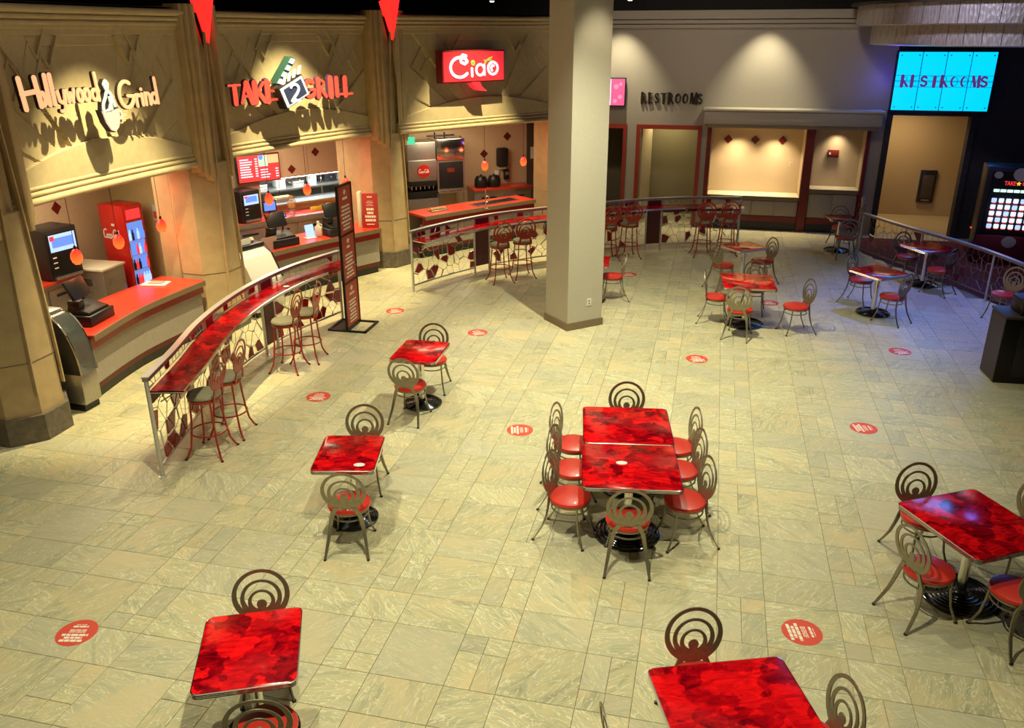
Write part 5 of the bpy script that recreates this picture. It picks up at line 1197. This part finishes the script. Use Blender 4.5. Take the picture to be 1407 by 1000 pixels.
def rrect(wx, wy, r, n=5):
    out = []
    for cx, cy, a in ((wx-r, wy-r, 0), (-wx+r, wy-r, 90), (-wx+r, -wy+r, 180), (wx-r, -wy+r, 270)):
        for i in range(n+1):
            t = radians(a+90*i/n); out.append((cx+r*cos(t), cy+r*sin(t)))
    return out
def table(x, y, rz, W, D, label, bases=((0, 0),), R=.27, disc=None, cc=None, top=REDM):
    t = thing('dining_table', label, 'table', (x, y, 0), rz, 'red marbled tables with chrome edges')
    MB().prism(rrect(W/2-.006, D/2-.006, .05), .735, .762).build('tabletop', top, t, bevel=.003)
    b = MB(); k = rrect(W/2, D/2, .055); k2_ = rrect(W/2-.008, D/2-.008, .05); n = len(k)
    for z in (.722, .728, .734, .740, .746, .752, .758):
        for (xa, ya) in (k if int(z*1000) % 12 < 7 else [(p[0]*.995, p[1]*.995) for p in k]): b.v.append((xa, ya, z))
    for j in range(6):
        for i in range(n): b.f.append((j*n+i, j*n+(i+1) % n, (j+1)*n+(i+1) % n, (j+1)*n+i))
    m = len(b.v)
    for p in k2_: b.v.append((*p, .722))
    for p in k2_: b.v.append((*p, .7605))
    for i in range(n):
        b.f.append((i, m+i, m+(i+1) % n, (i+1) % n)); b.f.append((6*n+i, 6*n+(i+1) % n, m+n+(i+1) % n, m+n+i))
    b.build('edge_band', CHROME, t)
    MB().prism(rrect(W/2-.02, D/2-.02, .05), .715, .735).build('underside', BLACKM, t)
    for bx, by in bases:
        MB().lathe([(.05, .03), (.042, .1), (.042, .70)], 20, (bx, by)).build('pedestal', CHROME, t, smooth=True)
        b = MB(); b.box(bx-.2, bx+.2, by-.025, by+.025, .695, .715); b.box(bx-.025, bx+.025, by-.2, by+.2, .694, .714); b.build('spider_plate', BLACKM, t)
        pr = [(R, 0), (R, .02)]; rr0 = R
        for i in range(7):
            a = R-.012-i*(R-.07)/7; pr += [(a, .026+i*.004), (a-.010, .034+i*.004), (a-.020, .026+i*.0045)]
        pr += [(.06, .062), (.045, .085)]
        MB().lathe(pr, 36, (bx, by)).build('base_disc', BASEM, t, smooth=True)
    for d_ in (disc or []):
        b = MB(); n = 18; b.prism([(d_[0]+.055*cos(2*pi*i/n), d_[1]+.035*sin(2*pi*i/n)) for i in range(n)], .762, .766); b.build('number_disc', WHITE, t)
    return t
table(-.60, 1.045, radians(13), .62, .77, 'small red marbled table with a white oval disc near its front edge', disc=[(.15, -.26)], R=.25)
table(-.85, 3.93, radians(2), .62, .78, 'small red marbled table nearest the banner stand', R=.26)
table(-.10, -1.76, radians(24), .67, .78, 'red marbled table at the lower left of the hall', R=.27)
table(2.03, 2.30, radians(9), .93, .90, 'far half of the long double table', R=.26)
table(2.16, 1.40, radians(9), .93, .90, 'near half of the long double table with a white oval disc', disc=[(-.08, .05)], R=.33)
table(3.14, -1.615, radians(20.6), .93, .93, 'large red table at the bottom edge reflecting a lamp', R=.3)
table(5.13, 1.07, radians(30), .86, .93, 'red marbled table cut by the right edge of the picture', R=.33)
table(3.43, 8.30, radians(4), .86, .92, 'bright red table right of the pillar ringed by chairs', R=.33)
table(3.42, 10.82, radians(38), .72, .62, 'dull red table standing before the niches, between two chairs', R=.25)
table(5.67, 9.42, radians(38), .72, .75, 'bluish lit table near the mosaic rail', R=.29)
table(6.90, 11.55, radians(30), .75, .78, 'shadowy dark table close against the mosaic rail', R=.29)
table(.70, 9.05, radians(5), .62, .75, 'red table mostly hidden behind the beige pillar', R=.25)
table(5.60, 14.1, radians(10), .62, .62, 'farthest table in front of the narrow dim niche, orange lit', R=.28)
# long thin pale clip on rail shelf
t = thing('ash_tray', 'small white oval dish on the red shelf of the long left rail', 'dish', (-3.48, 5.35, 1.051)); MB().lathe([(.03, 0), (.05, .012), (.045, .014), (.028, .004)], 16).build('dish', WHITE, t, smooth=True)

# ------------------------------------------------------------------ floor decals
DC = [(-2.15, -1.13, 105, 'lower left corner of the floor', 'left'), (-2.32, 3.82, 95, 'left side of the floor near the long drink rail', ''), (-2.65, 7.65, 60, 'floor just right of the banner stand base', ''),
      (-.89, 6.85, 60, 'floor left of the beige pillar foot', ''), (.61, 3.43, -20, 'floor left of the double table', ''), (2.70, 6.44, 30, 'open floor in front of the bright red table', ''),
      (4.82, 4.46, -20, 'floor right of the centre, midway to the edge table', ''), (5.78, 7.47, 25, 'floor left of the black cabinet', ''), (3.74, .25, -20, 'floor just above the bottom edge table', ''),
      (1.19, 11.02, 10, 'floor beyond the chair behind the pillar', ''), (3.92, 9.64, 20, 'floor behind the bright red table right of the pillar', '')]
DR = [12, 10, 30, 35, -75, 20, -78, 25, -78, 10, 10]
for i, (x, y, a, l, _) in enumerate(DC):
    t = thing('floor_decal', 'round red sticker on the '+l, 'sticker', (x, y, 0), radians(DR[i]), 'round red floor stickers')
    n = 36; R = .165
    MB().prism([(R*cos(2*pi*k/n), R*sin(2*pi*k/n)) for k in range(n)], 0, .002).build('disc', DECAL, t)
    b = MB()
    for yy, hw, hh in [(-.10, .10, .013), (-.065, .075, .012), (-.03, .11, .013), (.005, .07, .004), (.02, .07, .004), (.035, .07, .004), (.075, .065, .010), (.1, .05, .003)]:
        xx = -hw
        while xx < hw-.005:
            ln = min(hw-xx, random.uniform(.03, .06)); b.box(xx, xx+ln, -yy-hh if False else yy-hh, yy+hh, .002, .0026); xx += ln+.007
    b.build('white_lines', DECALW, t, kind='stuff')

# ------------------------------------------------------------------ banner stand
t = thing('banner_stand', 'tall black framed stand with three stacked red banners on an open base', 'sign', (-3.03, 6.68, 0), radians(91))
b = MB(); b.box(-.30, .30, -.34, -.30, 0, .03); b.box(-.30, .30, .30, .34, 0, .03); b.box(-.30, -.26, -.34, .34, 0, .03); b.box(.26, .30, -.34, .34, 0, .03); b.build('base_frame', BLACKM, t)
MB().box(-.26, .26, .02, .30, .005, .015).build('base_plate', BLACKM, t)
for x in (-.27, .27): MB().box(x-.014, x+.014, -.02, .02, 0, 2.4).build('upright', BLACKM, t)
MB().box(-.27, .27, -.02, .02, 2.38, 2.41).build('top_bar', BLACKM, t); MB().box(-.27, .27, -.02, .02, .0, .04).build('lower_bar', BLACKM, t)
BN = mat('banner_red', (.5, .06, .025, 1), .5, grain=.05)
for i, (z0, z1) in enumerate([(1.62, 2.37), (.83, 1.58), (.06, .78)]):
    p_ = MB().box(-.25, .25, -.012, .012, z0, z1).build('banner', BN, t); bb = MB(); H = z1-z0
    lines(bb, -.19, .19, z0+H*.06, z0+H*.62, 7, -.0125, .5, 10+i); lines(bb, -.10, .10, z0+H*.7, z0+H*.8, 1, -.0125, .5, 20+i)
    bb.box(-.03, .03, -.0145, -.0125, z0+H*.83, z0+H*.93); bb.box(-.06, .06, -.0145, -.0125, z0+H*.87, z0+H*.89); bb.build('lettering', DECALW, p_, kind='stuff')
    MB().box(-.27, .27, -.022, .022, z0-.03, z0-.005).build('crossbar', BLACKM, t)

# ------------------------------------------------------------------ black cabinet at right, game machine
t = thing('black_cabinet', 'dark brown and black cabinet standing at the right edge of the hall', 'cabinet', (6.85, 6.44, 0), radians(4))
MB().box(-.02, .95, -.0, .52, .0, .95).build('body', BLACKM, t, bevel=.008); MB().box(-.032, -.02, .01, .51, .02, .94).build('side_panel', BROWNB, t); MB().box(-.04, .98, -.02, .54, .95, .985).build('top', BROWNB, t, bevel=.006)
b = MB(); b.box(.18, .9, -.012, .0, .1, .85); b.build('front_door', BLACK, t, bevel=.004)
t = thing('waste_bin_top', 'black box standing on the dark cabinet at the right edge', 'box', (7.3, 6.74, .986), radians(4)); MB().box(-.3, .4, -.2, .2, 0, .22).build('body', BLACK, t, bevel=.02); MB().box(-.2, .3, -.21, -.2, .06, .16).build('slot', BLACKM, t)
t = thing('game_machine', 'dark lottery game machine with rows of glowing round buttons', 'machine', (8.62, 13.6, 0), radians(-6))
MB().box(-.35, .75, .0, .6, .0, 2.05).build('cabinet', BLACK, t, bevel=.02); MB().box(-.33, .73, -.05, .0, .0, .62).build('lower_panel', mat('wine_plastic', (.12, .01, .02, 1), .4, grain=.1), t, bevel=.01)
MB().box(-.25, .73, -.02, .0, .66, 1.95).build('screen_panel', BLACKM, t)
BC = [E_BLUE, E_LBLUE, E_BLUEW, E_BLUEW, E_BLUEW]
for j in range(5):
    for i in range(6):
        x = -.13+.135*i; z = 1.36-.135*j
        k = MB().box(-.048, .048, -.03, 0, -.045, .045).build('round_button', E_LBLUE if (i+j) % 4 == 0 else E_BLUEW, t, (x, -.021, z), bevel=.012)
        MB().box(-.035, .035, -.034, -.0, -.062, -.047).build('red_underline', E_MENU, k)
for i in range(6): MB().box(-.055, .055, -.02, 0, -.03, .03).build('top_button', emi('mint_glow', (.7, 1, .85, 1), 1.1), t, (-.12+.125*i, -.021, 1.56), bevel=.008)
# title: TAKE <star> CHANCE
x = .0
for ch in 'TAKE':
    b = MB()
    for s, wd in DECO[ch]: b.stroke([(x+a*.075, 1.68+c*.075) for a, c in s], .012, -.03, -.021, 6)
    b.build('title_letter', E_MENU, t); x += .055
st = [(.26+(.05 if k % 2 == 0 else .022)*sin(pi*k/5), 1.715+(.05 if k % 2 == 0 else .022)*cos(pi*k/5)) for k in range(10)]
MB().prismy(st, -.03, -.021).build('star', E_YEL, t)
x = .33
for ch in 'GAM' : 
    b = MB()
    for s, wd in DECO[ch]: b.stroke([(x+a*.075, 1.68+c*.075) for a, c in s], .012, -.03, -.021, 6)
    b.build('title_letter', E_MENU, t); x += .06
for x, z, r in [(.28, 1.9, .13), (-.14, 1.88, .07), (.3, .5, .12)]:
    MB().prismy([(x+r*1.15*cos(2*pi*k/24), z+r*sin(2*pi*k/24)) for k in range(24)], -.06, -.05 if z < 1 else -.0).build('round_badge', LAM, t)
MB().prismy([(-.45+.02*cos(2*pi*k/10), .75+.02*sin(2*pi*k/10)) for k in range(10)], -.0, .03).build('red_light', E_MENU, t)
for x, y, z in [(8.75, 13.3, 1.1)]: light('POINT', 'machine_glow', (x, y, z), 6, (.5, .6, 1), shadow_soft_size=.3)
